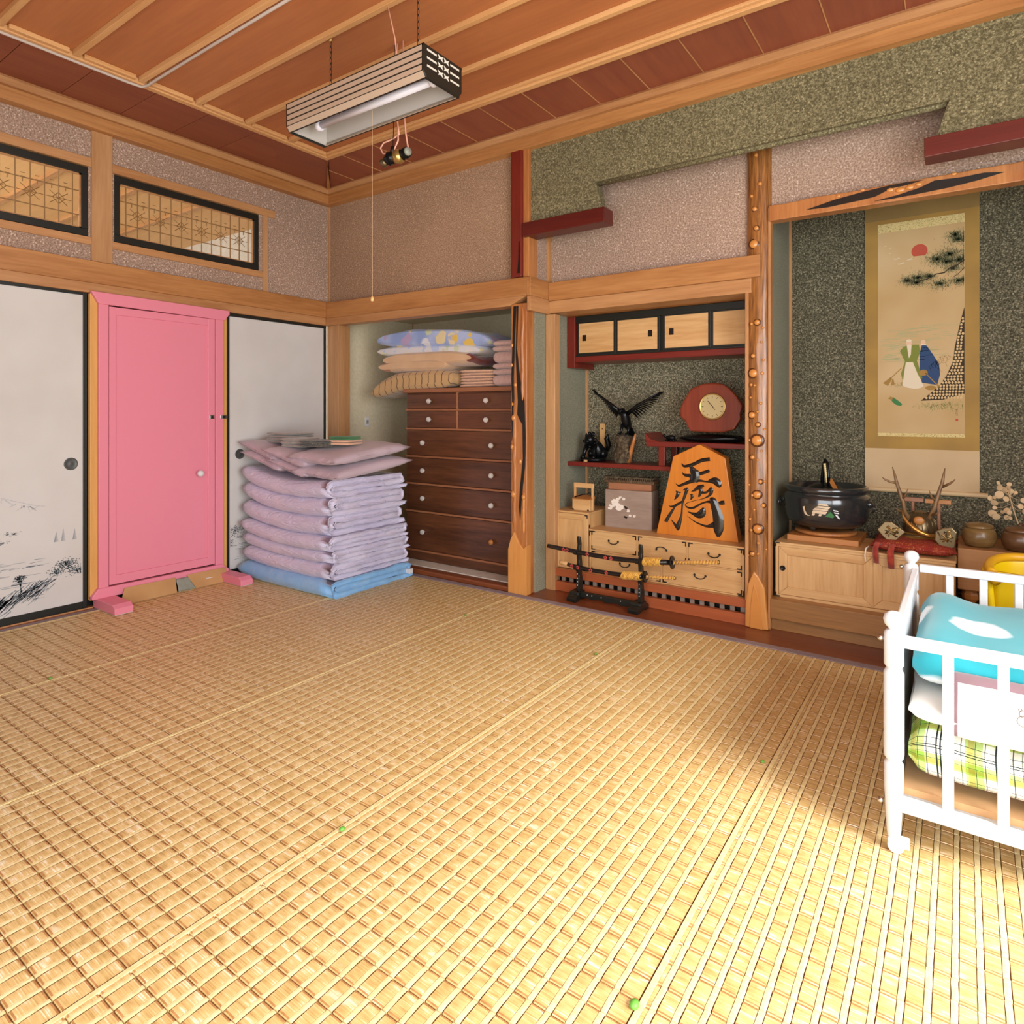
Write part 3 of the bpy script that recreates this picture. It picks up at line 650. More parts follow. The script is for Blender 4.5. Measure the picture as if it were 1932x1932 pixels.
# natural-edged beam over the scroll alcove
def otop(x): return 2.132+.007*nz(x, 1, 2, 6)+.004*nz(x, 5, 1, 22)
XS = [3.185+i*(5.45-3.185)/70 for i in range(71)]
pO = struct('trim_29', MB().prism([(x, otop(x)) for x in XS]+[(5.45, 2.046), (3.185, 2.054)], .155, .225, 'Y'), 'pillar', loc=(3.2, .17, 2.05), bevel=.004); fixn(pO)
for cr in ([(3.36, 2.079), (3.482, 2.104), (3.602, 2.118), (3.705, 2.126), (3.772, 2.128), (3.837, 2.124), (3.772, 2.114), (3.717, 2.112), (3.649, 2.086), (3.573, 2.080), (3.452, 2.074)],
           [(3.649, 2.066), (3.744, 2.077), (3.826, 2.093), (3.879, 2.113), (3.982, 2.107), (4.056, 2.11), (4.123, 2.098), (4.031, 2.082), (3.931, 2.072), (3.826, 2.067), (3.717, 2.064)]):
    fixn(obj('crevice', MB().prism(cr, .1515, .157, 'Y'), 'char', pO))
for (x, z, r) in [(3.711, 2.106, .012), (3.75, 2.098, .015), (3.788, 2.103, .013), (3.82, 2.110, .010), (3.60, 2.128, .008), (3.95, 2.128, .008), (3.50, 2.120, .007)]:
    obj('bark_knob', MB().ball((x, .154, z), r, 10, 6, 1.3, .4, .8), 'burl_knob', pO, smooth=True)

# shelf alcove: grey-green walls, boards, raised slatted base
AY = .62
struct('wall_alcove_side', bx(1.862, 1.900, .21, AY, .0, 1.71), 'pl_grey')
struct('wall_alcove_back', bx(1.862, 3.06, AY, AY+.05, .0, 1.80), 'pl_dark')
struct('wall_alcove_divider', bx(3.075, 3.155, .235, .84, .0, 2.80), 'pl_grey')
struct('trim_30', bx(1.8995, 1.914, AY-.018, AY, .13, 1.47), 'paleZ', bevel=.001)
struct('floor_board', bx(1.745, 5.45, -.064, .24, -.05, -.001), 'floorwood', loc=(2, 0, 0), bevel=.002)
rb = struct('trim_31', bx(1.89, 3.07, .165, .195, .088, .134), 'railwood', bevel=.003)
struct('trim_32', bx(1.89, 3.07, .163, .195, -.001, .057), 'railwood', bevel=.003)
for k in range(22): obj('vent_slat', bx(1.90+k*.054, 1.924+k*.054, .200, .212, .03, .12), 'greybox', rb)
obj('vent_shade_sheet', bx(1.89, 3.07, .235, .24, .0, .12), 'char', rb)  # black sheet standing in for the shade in the hollow behind the slats
struct('floor_alcove', bx(1.90, 3.07, .175, AY, .120, .1345), 'paleX')

# scroll alcove: dark speckled walls on a stepped wooden base
TY = .78
struct('wall_alcove_scroll_back', bx(3.155, 5.45, TY, TY+.05, .0, 2.84), 'pl_black')
struct('wall_alcove_scroll_end', bx(5.40, 5.45, -.02, TY, .0, 2.84), 'pl_black')
struct('ceiling_alcove', bx(3.155, 5.45, .26, TY, 2.55, 2.60), 'beamX')
struct('trim_33', bx(3.1545, 3.168, TY-.020, TY, .155, 2.55), 'paleZ', bevel=.001)
struct('trim_34', bx(3.187, 5.45, .168, .40, .058, .158), 'step', loc=(3.2, .2, 0), bevel=.004)
struct('trim_35', bx(3.187, 5.45, .195, .40, -.001, .057), 'step', loc=(3.2, .2, 0), bevel=.002)
struct('floor_alcove_scroll', bx(3.155, 5.45, .395, TY, .10, .156), 'step')

# closet
OY = .86
struct('wall_closet_side', bx(.0, .05, .085, OY, 0, 1.90), 'cream')
struct('wall_closet_back', bx(.0, 1.80, OY, OY+.05, 0, 1.90), 'cream')
struct('wall_closet_end', bx(1.76, 1.80, .06, OY, 0, 1.90), 'cream')
struct('ceiling_closet', bx(.0, 1.80, .09, OY, 1.86, 1.90), 'cream')
struct('floor_closet', bx(.02, 1.80, .035, OY, .005, .034), 'white_wall')
struct('trim_36', bx(.14, 1.735, -.040, .036, -.005, .030), 'floorwood', bevel=.008)
struct('trim_37', bx(.048, .056, OY-.008, OY, .03, 1.86), 'paleZ')

# walls that only the room's own light sees: window walls behind and at the right
struct('wall_rear', MB().box(-.09, 5.5, -4.20, -4.08, 1.92, 2.84).box(-.09, 2.45, -4.20, -4.08, -.05, 1.92), 'pl_tan')
struct('wall_right', MB().box(5.45, 5.55, -4.82, .30, 2.50, 2.84).box(5.45, 5.55, -1.35, .30, -.05, 2.50).box(5.45, 5.55, -4.82, -3.7, -.05, 2.50), 'pl_tan')
# ================================================================ SLIDING DOORS with ink landscape
def strokes(mb, rng, n, fn, w=.0016, d=.0006, x=0.0):
    for i in range(n):
        (y0, z0), (y1, z1) = fn(rng, i)
        L = math.hypot(y1-y0, z1-z0) or 1e-5; ny, nzz = -(z1-z0)/L*w, (y1-y0)/L*w
        mb.add([(x, y0+ny, z0+nzz), (x, y1+ny*.3, z1+nzz*.3), (x, y1-ny*.3, z1-nzz*.3), (x, y0-ny, z0-nzz)], [(0, 1, 2, 3)])
def sliding_door(num, y0, y1, zt, label_pull, pull_y, seed):
    d = struct('door_%d' % num, bx(-.028, -.008, y0+.018, y1-.018, .03, zt-.01), 'paper', loc=(-.02, (y0+y1)/2, 0))
    f = .020
    obj('frame_stile', bx(-.032, -.003, y0, y0+f, .006, zt), 'black', d, bevel=.002); obj('frame_stile', bx(-.032, -.003, y1-f, y1, .006, zt), 'black', d, bevel=.002)
    obj('frame_rail', bx(-.032, -.004, y0+f, y1-f, zt-.022, zt), 'black', d, bevel=.002); obj('frame_rail', bx(-.032, -.004, y0+f, y1-f, .006, .046), 'black', d, bevel=.002)
    p = obj('pull', MB().lathe([(.033, -.004), (.034, .002), (.030, .004), (.026, .0015), (.012, .001), (.009, .002), (.001, .002)], (-.008, pull_y, .812), 28, 'X'), 'pullgrey', d, smooth=True); fixn(p)
    rng = random.Random(seed); X0 = -.0072
    mb = MB()
    ym = (y0+y1)/2; hw = (y1-y0)/2-.03
    def cl(y): return max(ym-hw, min(ym+hw, y))
    # far mountain
    pr = [(cl(ym-.02+.34*t+.0), .60+.075*math.exp(-((t-.1)/.33)**2)+.012*nz(t*3, seed, 1)) for t in [i/20-.8 for i in range(33)]]
    for a, b in zip(pr, pr[1:]): strokes(mb, rng, 1, lambda r, i: (a, b), .0022, x=X0)
    for q in range(26):
        t = rng.uniform(-.7, .7); zz = .60+.07*math.exp(-((t-.1)/.33)**2)
        y = cl(ym-.02+.34*t); strokes(mb, rng, 1, lambda r, i: ((y, zz-.004), (cl(y+rng.uniform(-.05, .05)), zz-rng.uniform(.01, .04))), .0025, x=X0)
    obj('ink_mountain', mb, 'ink_pale', d)
    # distant firs and hut
    mb = MB()
    for (yc, zc, h) in [(ym+hw*.72, .40, .050), (ym+hw*.80, .40, .062), (ym+hw*.93, .40, .055), (ym-.06, .42, .04), (ym-.10, .41, .03)]:
        for q in range(16):
            t = q/15; ww = .010*(1-t)+.001
            strokes(mb, rng, 1, lambda r, i: ((cl(yc-ww), zc+h*t-.002), (cl(yc+ww), zc+h*t)), .0014, x=X0)
    for q in range(110):
        yc, zc = rng.choice([(ym+.02, .425), (ym+.06, .43), (ym+.10, .47), (ym+.02, .42)]); y = yc+rng.gauss(0, .018); z = zc+rng.gauss(0, .005)
        strokes(mb, rng, 1, lambda r, i: ((cl(y), z), (cl(y+rng.uniform(-.015, .015)), z+rng.uniform(-.004, .004))), .0018, x=X0)
    obj('ink_firs', mb, 'ink', d)
    # leafy trees
    mb = MB()
    for (yc, zc, R, n) in [(ym-.34, .30, .05, 190), (ym-.10, .27, .04, 120), (ym-.18, .25, .03, 90), (ym-.40, .22, .05, 140), (ym+hw*.85, .265, .045, 260), (ym+hw*.72, .235, .028, 120), (ym+hw*.95, .225, .035, 140), (ym-.14, .155, .03, 110), (ym+.02, .145, .02, 60)]:
        for q in range(n):
            y = yc+rng.gauss(0, R*.6); z = zc+rng.gauss(0, R*.35)
            strokes(mb, rng, 1, lambda r, i: ((cl(y), z), (cl(y+rng.uniform(-.008, .008)), z+rng.uniform(-.003, .006))), .0022, x=X0)
    # bare branching tree
    def br(y, z, a, L, k):
        if k == 0 or L < .006: return
        y2, z2 = cl(y+L*math.cos(a)), z+L*math.sin(a)
        strokes(mb, rng, 1, lambda r, i: ((y, z), (y2, z2)), .0008+.0006*k, x=X0)
        for s in (-.5, .45, .05): br(y2, z2, a+s+rng.uniform(-.25, .25), L*rng.uniform(.6, .8), k-1)
    br(ym+.145, .16, PI/2+.1, .034, 5)
    obj('ink_trees', mb, 'ink_dark', d)
    # brushed rocks and shore lines
    mb = MB()
    for q in range(150):
        t = rng.random(); y = ym+.0+.30*t+rng.gauss(0, .012); z = .085+.115*t**.8+rng.gauss(0, .02)
        strokes(mb, rng, 1, lambda r, i: ((cl(y), z), (cl(y-.030-.03*rng.random()), z-.022-.03*rng.random())), .0022, x=X0)
    for q in range(90):
        zc = rng.choice([.31, .285, .25, .205, .175, .13, .115]); y = ym+rng.uniform(-hw, hw*.5); z = zc+rng.gauss(0, .005)
        strokes(mb, rng, 1, lambda r, i: ((cl(y), z), (cl(y+rng.uniform(.03, .09)), z+rng.uniform(-.006, .006))), .0014, x=X0)
    obj('ink_shore', mb, 'ink', d)
    return d
sliding_door(1, -2.56, -1.664, 1.766, '', -1.742, 4)
sliding_door(2, -.838, -.030, 1.754, '', -.742, 9)
# plain board closing the gap behind the pink door
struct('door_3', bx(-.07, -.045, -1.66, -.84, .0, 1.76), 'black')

# ================================================================ PINK DOOR STAND
t = thing('pink_door', (.05, -1.25, 0), 'pink painted freestanding panel door in a pink frame on two feet', 'door')
fixn(obj('head_board', MB().prism([(-1.665, 1.766), (-1.626, 1.700), (-.884, 1.692), (-.850, 1.735), (-.850, 1.758)], .022, .052, 'X'), 'pink', t, bevel=.003))
obj('pine_stile', bx(-.002, .028, -1.662, -1.618, .05, 1.755), 'pine', t, bevel=.002)
obj('pine_stile', bx(-.002, .028, -.902, -.856, .05, 1.750), 'pine', t, bevel=.002)
obj('jamb', bx(.016, .048, -1.626, -1.574, .09, 1.700), 'pink', t, bevel=.003)
obj('jamb', bx(.016, .048, -.944, -.889, .09, 1.693), 'pink', t, bevel=.003)
dr = obj('door_leaf', bx(.014, .036, -1.571, -.947, .118, 1.692), 'pink', t, bevel=.003)
for b in [(.030, .045, -1.571, -1.535, .118, 1.692), (.030, .045, -.991, -.947, .118, 1.692), (.030, .0448, -1.535, -.991, 1.648, 1.692), (.030, .0448, -1.535, -.991, .118, .168)]:
    obj('leaf_frame', bx(*b), 'pink', dr, bevel=.002)
obj('knob', MB().lathe([(.009, 0), (.008, .014), (.017, .020), (.021, .030), (.018, .040), (.006, .045)], (.045, -1.058, .710), 20, 'X'), 'white', dr, smooth=True)
l = obj('latch', bx(.045, .052, -.985, -.955, 1.050, 1.076), 'chrome', dr, bevel=.001); obj('latch_bolt', bx(.052, .058, -.980, -.966, 1.057, 1.069), 'iron', t)
obj('latch_plate', bx(.048, .055, -.915, -.868, 1.052, 1.074), 'chrome', t, bevel=.001); obj('latch_keeper', bx(.054, .064, -.905, -.886, 1.054, 1.072), 'iron', t)
fixn(obj('bottom_rail', MB().prism([(-1.662, .055), (-1.662, .072), (-1.630, .112), (-.905, .108), (-.858, .072), (-.858, .055)], .018, .056, 'X'), 'pink', t, bevel=.003))
for ya, yb, xe in ((-1.640, -1.545, .275), (-.925, -.842, .300)):
    fixn(obj('foot', MB().prism([(.012, .006), (.012, .058), (xe-.03, .058), (xe, .040), (xe, .006)], ya, yb, 'Y'), 'pink', t, bevel=.003))
    obj('felt_pad', bx(.02, xe-.002, ya+.003, yb-.003, .0045, .0065), 'white_metal', t)
# cardboard flaps closing the gap under the door
for (ya, yb, sk, lab) in [(-1.538, -1.22, .05, 'creased cardboard flap under the pink door, beside its left foot'), (-1.10, -.895, -.03, 'smooth cardboard flap under the pink door, beside its right foot')]:
    mb = MB().hexa([(.100, ya, .0045), (.104, ya, .0045), (.104, yb, .0045), (.100, yb, .0045)], [(.058, ya+sk-.01, .088), (.062, ya+sk-.01, .090), (.062, yb+.012, .088), (.058, yb+.012, .086)])
    o = obj('cardboard_flap', mb, 'card', bevel=.001); tag(o, lab, 'cardboard')
    if sk < 0: obj('paper_label', bx(.080, .084, -1.03, -.985, .040, .049), 'white', o)
mb = MB().grid(lambda u, v: (.064+.03*(1-v)+.008*nz(u*9, v*5, 1), -1.205+.115*u, .006+.072*v+.006*nz(u*12, v*9, 4)), 14, 8)
o = obj('plastic_sheet', mb, 'greypl', smooth=True); tag(o, 'crumpled grey plastic sheet between the two cardboard flaps', 'plastic')
o.modifiers.new('th', 'SOLIDIFY').thickness = .002

# ================================================================ FUTON STACK
def futon(x0, x1, y0, y1, z0, h, mat, mat_in, label, seed, turns=3, xjit=0, cat='futon', name='futon', group='folded futons in the stack', sag=.03):
    """ribbon folded in three; the fold faces the room, the layered edge faces +x"""
    D = y1-y0; t = h/turns*.96; pts = []
    r = t/2; zb, zm, ztp = z0+r, z0+h/2, z0+h-r
    for i in range(9): pts.append((y1-(D-h*.5)*i/8, zb))                       # bottom layer towards the room
    R = (ztp-zb)/2; cy = y0+h*.5
    for i in range(1, 12): a = -PI/2-PI*i/12; pts.append((cy+R*1.1*math.cos(a), zb+R+R*math.sin(a)))
    for i in range(9): pts.append((cy+(D-h*1.0)*i/8, ztp))                     # top layer to the back
    R2 = (ztp-zm)/2; cb = cy+(D-h*1.0)
    for i in range(1, 7): a = PI/2-PI*i/7; pts.append((cb+R2*math.cos(a), ztp-R2+R2*math.sin(a)))
    for i in range(9): pts.append((cb-(cb-cy-h*.05)*i/8, zm))                  # inner layer back to the fold
    pts.append((cy-h*.06, zm-t*.12)); pts.append((cy-h*.10, zm-t*.30))
    n = len(pts); out = []; inn = []
    for i, (y, z) in enumerate(pts):
        a = pts[max(i-1, 0)]; b = pts[min(i+1, n-1)]; dy, dz = b[0]-a[0], b[1]-a[1]; L = math.hypot(dy, dz) or 1
        k = r*(1 if 0 < i < n-2 else .6)
        out.append((y+dz/L*k, z-dy/L*k)); inn.append((y-dz/L*k, z+dy/L*k))
    loop = out+inn[::-1]; m = len(loop); NX = 22
    def P(u, q):
        y, z = loop[q]; x = x0+(x1-x0)*u
        e = .018*nz(y, z, seed, 16)+.012*nz(y, z, seed+3, 40)
        if u > .93: x = x1+xjit+e+.020*nz(z*26, y*2, seed, 1)-(.010 if u > .99 else 0)
        k = .0045*nz(x, y*2+z*3, seed, 7)+.003*nz(x*3, z*4, seed+5, 14)+(.006*nz(y*4, z*8, seed+8, 12) if u > .85 else 0)+.003*math.sin(x*60+z*40+6*nz(x, y, seed, 3))*max(0, u-.55)
        cre = .006*math.exp(-((u-.33-.02*nz(z, seed, 2, 9))/.015)**2)+.005*math.exp(-((u-.72)/.012)**2)
        front = max(0, 1-(y-y0)/(h*.8))
        lift = sag*(.9*(1-u)**2.5-2.0*u*(1-u)*(1-.4*u))*max(.25, 1-(y-y0)/(y1-y0))
        ends = 1-max(0, (.06-u)/.06)**2*.35
        zc = z0+h/2
        return (x, y+k+front*cre+front*.004*nz(x*2, z, seed, 11), zc+(z-zc)*ends+lift+k*.8-.004*math.sin(u*PI))
    vs = [P(i/(NX-1), q) for i in range(NX) for q in range(m)]
    mb = MB(); mb.v = vs
    for i in range(NX-1):
        for q in range(m):
            mb.f.append((i*m+q, i*m+(q+1) % m, (i+1)*m+(q+1) % m, (i+1)*m+q)); mb.m.append(1 if (i >= NX-3 or (q > n)) else 0)
    for base, s in ((0, 1), ((NX-1)*m, -1)):
        for q in range(n-1):
            a, b, c, d = base+q, base+q+1, base+m-2-q, base+m-1-q
            mb.f.append((a, b, c, d)); mb.m.append(1 if s < 0 else 0)
    o = obj(name, mb, [mat, mat_in], loc=((x0+x1)/2, (y0+y1)/2, z0), smooth=True); fixn(o)
    return tag(o, label, cat, group)
FX0, FX1, FY0, FY1 = .065, .955, -.775, -.13
Z = [.004, .100, .198, .276, .362, .478, .592, .690]
labs = ['sky blue folded quilt at the bottom of the futon stack', 'lilac folded futon resting directly on the blue quilt', 'lilac folded futon third from the bottom of the stack', 'thin lilac folded futon bulging furthest out, mid stack',
        'thick lilac folded futon just above the bulging thin one', 'lilac folded futon second below the cushions', 'topmost lilac folded futon, carrying the cushions']
xj = [.03, .012, .022, .010, -.015, -.006, -.012]
for i in range(7):
    futon(FX0-(.02 if i == 0 else 0)+.006*(i % 2), FX1, FY0-(.012 if i in (0, 3) else 0)+.004*(i % 3), FY1+xj[i]*.5, Z[i], Z[i+1]-Z[i]+.004, 'bluecl' if i == 0 else 'lilac', 'bluein' if i == 0 else 'lilac_in', labs[i], 3+i*2.3, xjit=xj[i], sag=[.006, .018, .030, .040, .050, .060, .070][i])
# white tag of the blue quilt
o = obj('care_label', bx(.975, 1.010, -.165, -.130, .03, .062), 'white', bpy.data.objects['futon'], bevel=.003)

def cushion(cx, cy, z, w, d, h, rz, ry, rx, mat, label, seed, name='floor_cushion', cat='cushion', group='lilac floor cushions on the futons', n=20, pt=.5):
    mb = MB()
    from mathutils import Euler
    E_ = Euler((rx, ry, rz)).to_matrix()
    def P(u, v, s):
        a, b = u*2-1, v*2-1
        k = 1-pt*.16*(1-abs(a)**2)*(abs(b)**3); k2 = 1-pt*.16*(1-abs(b)**2)*(abs(a)**3)
        t = max(0, (1-abs(a)**3.2))*max(0, (1-abs(b)**3.2)); th = (h/2)*t**.42*(1+.10*nz(a*2, b*2, seed))
        p = Vector((a*w/2*k2, b*d/2*k, s*th+.0025*nz(a*5, b*5, seed+s)+.0015*s*math.sin(a*22+b*5+seed)*max(0, abs(b)-.5)))
        p = E_ @ p
        return (cx+p.x, cy+p.y, z+h/2+p.z)
    mb.grid(lambda u, v: P(u, v, 1), n, n); mb.grid(lambda u, v: P(v, u, -1), n, n)
    o = obj(name, mb, mat, loc=(cx, cy, z), smooth=True)
    import bmesh
    bm = bmesh.new(); bm.from_mesh(o.data); bmesh.ops.remove_doubles(bm, verts=bm.verts, dist=.0008); bmesh.ops.recalc_face_normals(bm, faces=bm.faces); bm.to_mesh(o.data); bm.free()
    return tag(o, label, cat, group)
dg = math.radians
cushion(.265, -.55, .745, .40, .48, .070, .04, dg(15), 0, 'lilac', 'lower lilac floor cushion of the left pair', 1)
cushion(.235, -.55, .808, .40, .48, .072, .00, dg(15), 0, 'lilac', 'upper lilac floor cushion of the left pair, under the grey towels', 2)
cushion(.540, -.54, .722, .40, .50, .070, -.03, dg(13), dg(2), 'lilac', 'lower lilac floor cushion of the middle pair', 3)
cushion(.520, -.55, .784, .40, .50, .072, .02, dg(13), dg(2), 'lilac', 'upper lilac floor cushion of the middle pair', 4)
cushion(.790, -.455, .712, .43, .67, .082, .02, dg(3), dg(6), 'lilac', 'lower lilac floor cushion of the right pair, over the loose futon edges', 5)
cushion(.780, -.465, .798, .43, .66, .086, .0, dg(3), dg(6), 'lilac', 'upper lilac floor cushion of the right pair, under the patterned cloths', 6)

def slab_cloth(x0, x1, y0, y1, z0, h, layers, mat, label, cat, name, seed, group=None, rz=0, mats=None, amp=.004, gap=.12, gapmat=None, up=0):
    """cloth folded flat: rounded layers pressed together, folded edge to the room"""
    mb = MB(); t = h/layers
    cx, cy = (x0+x1)/2, (y0+y1)/2
    for k in range(layers):
        zc = z0+t*(k+.5); ww, dd = (x1-x0)/2*(1+.03*nz(k, seed, 1, 3)), (y1-y0)/2*(1+.03*nz(k, seed, 5, 3))
        mb.mat = k % len(mats) if mats else 0
        nu, nv = 26, 12
        def P(u, v):
            a = 2*PI*u; b = -PI/2+PI*v
            ex = .35
            sx = math.copysign(abs(math.cos(a))**ex, math.cos(a)); sy = math.copysign(abs(math.sin(a))**ex, math.sin(a))
            rb = abs(math.cos(b))**.30; zz = math.sin(b)
            zz = math.copysign(abs(zz)**.9, zz)
            x, y = sx*rb*ww, sy*rb*dd
            z = zc+zz*t*.52+amp*nz(x+cx, y+cy, seed+k*.2, 6)+up*(abs(x)/ww)**2
            x += amp*.8*nz(y, z, seed+k, 12); y += amp*.8*nz(x, z, seed-k, 12)
            c, s_ = math.cos(rz), math.sin(rz)
            return (cx+x*c-y*s_, cy+x*s_+y*c, z)
        mb.grid(P, nu, nv)
    o = obj(name, mb, mats or mat, loc=(cx, cy, z0), smooth=True); fixn(o)
    return tag(o, label, cat, group)
slab_cloth(.14, .42, -.66, -.44, .890, .070, 4, 'greytowel', 'stack of folded grey towels on the left floor cushions', 'towel', 'folded_towel', 11, amp=.005)
slab_cloth(.36, .55, -.70, -.50, .868, .062, 3, 'greytowel', 'small grey towel with pale stripe, right of the grey stack', 'towel', 'folded_towel', 14, rz=.2, amp=.004)
slab_cloth(.55, .80, -.70, -.46, .880, .040, 3, 'darkprint', 'black and white printed cloth folded on the cushions', 'cloth', 'printed_cloth', 17, rz=.25, amp=.003)
slab_cloth(.72, .90, -.64, -.44, .893, .030, 2, 'waffle', 'peach checked cloth folded beside the black print', 'cloth', 'printed_cloth', 18, rz=.3, amp=.003)
slab_cloth(.74, .90, -.62, -.46, .923, .022, 2, 'green', 'green printed cloth folded on top of the patterned cloths', 'cloth', 'printed_cloth', 19, rz=.3, amp=.003)

# ================================================================ CHEST OF DRAWERS in the closet
CX0, CX1, CY0, CY1 = .662, 1.640, .152, .58
t = thing('chest_of_drawers', ((CX0+CX1)/2, (CY0+CY1)/2, .034), 'tall dark brown chest of drawers with glass knobs in the open closet', 'dresser')
obj('carcass', bx(CX0, CX1, CY0+.014, CY1, .034, 1.232), 'chest', t, bevel=.003)
obj('top_board', bx(CX0-.012, CX1+.012, CY0-.018, CY1+.01, 1.232, 1.262), 'chest_edge', t, bevel=.006)
obj('plinth', bx(CX0, CX1, CY0, CY0+.02, .036, .100), 'chest', t, bevel=.003)
rows = [(1.232, 1.111, 2), (1.111, .975, 2), (.975, .776, 1), (.776, .581, 1), (.581, .383, 1), (.383, .102, 1)]
for k, (zt, zb, n) in enumerate(rows):
    obj('drawer_rail', bx(CX0+.004, CX1-.004, CY0-.005, CY0+.016, zb-.007, zb+.007), 'chest_edge', t, bevel=.003)
    xs = [(CX0+.012, 1.140), (1.160, CX1-.012)] if n == 2 else [(CX0+.012, CX1-.012)]
    for j, (xa, xb) in enumerate(xs):
        d = obj('drawer', bx(xa, xb, CY0, CY0+.03, zb+.010, zt-.010), 'chest', t, bevel=.003)
        if n == 2:
            obj('drawer_groove', MB().box(xa+.03, xb-.03, CY0-.0012, CY0, zb+.030, zb+.033).box(xa+.03, xb-.03, CY0-.0012, CY0, zt-.033, zt-.030), 'chest', d)
        zc = (zt+zb)/2
        kx = [(xa+xb)/2+(.0 if j == 0 else .02)] if n == 2 else [.846, 1.457]
        for q, x in enumerate(kx):
            last = (k == 5 and q == 1)
            fixn(obj('knob', MB().lathe([(.006, .0), (.007, -.010), (.016, -.014), (.019, -.022), (.015, -.031), (.004, -.034)], (x, CY0, zc), 10, 'Y'), 'knobwood' if last else 'glass', d, smooth=last, label='plain wooden knob' if last else None))
    if n == 2: obj('divider', bx(1.142, 1.158, CY0-.004, CY0+.016, zb, zt), 'chest_edge', t, bevel=.002)

# bedding on the chest
def blanket(x0, x1, y0, y1, z0, h, fn_mat, mats, label, name, cat, seed, droop_l=0, loft=.006, fold_x=True, group=None, tilt=0, dome=0):
    mb = MB(); nu, nv = 44, 20
    cy = (y0+y1)/2
    def P(u, v):
        a = 2*PI*v; ex = .5
        # cross-section in x-z is a rounded bar swept along y
        cs, sn = math.cos(a), math.sin(a)
        xx = math.copysign(abs(cs)**.45, cs); zz = math.copysign(abs(sn)**.75, sn)
        e = 1-max(0, abs(2*u-1)-.86)/.14; e = .55+.45*max(0, e)**.5
        x = (x0+x1)/2+xx*(x1-x0)/2*(.96+.04*e); y = y0+(y1-y0)*u
        z = z0+h/2+zz*h/2*e
        z -= droop_l*max(0, (CX0+.06-x))**1.3
        z += loft*nz(x, y, seed, 5)+tilt*(x-x0)
        if zz > 0: z += dome*(1-min(1, abs(x-(x0+x1)/2)/((x1-x0)/2))**2)
        z += .35*loft*nz(x, y, seed+9, 14)
        x += loft*nz(y, z, seed+2, 9); y += loft*nz(x, z, seed+4, 9)
        return (x, y, z)
    mb.grid(P, nu, nv)
    mb.add([P(0, j/(nv-1)) for j in range(nv-1)], [tuple(range(nv-1))]); mb.add([P(1, j/(nv-1)) for j in range(nv-1)], [tuple(range(nv-2, -1, -1))])
    mb.m = [0]*len(mb.f)
    if fn_mat:
        for i, f in enumerate(mb.f):
            c = [sum(mb.v[q][k] for q in f)/len(f) for k in range(3)]; mb.m[i] = fn_mat(*c)
    o = obj(name, mb, mats, loc=((x0+x1)/2, cy, z0), smooth=True); fixn(o)
    return tag(o, label, cat, group)
blanket(.325, 1.12, .13, .56, 1.262, .135, None, ['tanstripe'], 'tan blanket with thin dark stripes sagging off the drawers', 'striped_blanket', 'blanket', 2, droop_l=.30, loft=.020)
blanket(.40, 1.06, .125, .56, 1.388, .080, lambda x, y, z: 1 if x < .50 else (2 if x < .525 or .61 < x < .63 else 0), ['beige', 'orange', 'maroon'], 'beige blanket with orange and maroon end bands, lower fold', 'beige_blanket', 'blanket', 5, loft=.012, group='blankets on the chest of drawers')
blanket(.43, 1.29, .13, .56, 1.440, .080, lambda x, y, z: 2 if 1.16 < x < 1.175 or x > 1.235 else 0, ['beige', 'orange', 'maroon'], 'beige blanket upper fold running towards the pink towels', 'beige_blanket', 'blanket', 6, loft=.014, tilt=-.03, dome=.022, group='blankets on the chest of drawers')
blanket(.37, 1.34, .15, .57, 1.510, .080, None, ['floral_in'], 'white side of the floral quilt lying over the beige blanket', 'floral_quilt', 'quilt', 8, loft=.016, tilt=-.03, dome=.0)
blanket(.36, 1.42, .14, .58, 1.588, .085, None, ['floral'], 'puffy blue quilt printed with large flowers, topmost on the chest', 'floral_quilt', 'quilt', 9, loft=.022, tilt=-.055, dome=.045)
for k in range(3):
    slab_cloth(1.13, 1.44, .17, .46, 1.264+k*.040, .040, 2, 'waffle', ['bottom', 'middle', 'top'][k]+' peach checked towel in the low pile on the drawers', 'towel', 'checked_towel', 30+k, group='checked towels on the drawers', amp=.004)
for k in range(4):
    slab_cloth(1.43, 1.70, .15, .44, 1.264+k*.076, .077, 1+(k % 2), 'pinktowel', ['bottom', 'second', 'third', 'top'][k]+' pale pink towel of the pile beside the pillar', 'towel', 'pink_towel', 40+k, group='pale pink towels beside the pillar', amp=.005)
# light switch on the closet wall
t = thing('wall_switch', (.053, .33, .995), 'small white switch on the closet side wall above the futons', 'switch')
obj('switch_plate', bx(.05, .058, .31, .35, .98, 1.05), 'white', t, bevel=.002); obj('switch_toggle', bx(.058, .064, .32, .34, 1.0, 1.03), 'greypl', t, bevel=.002)
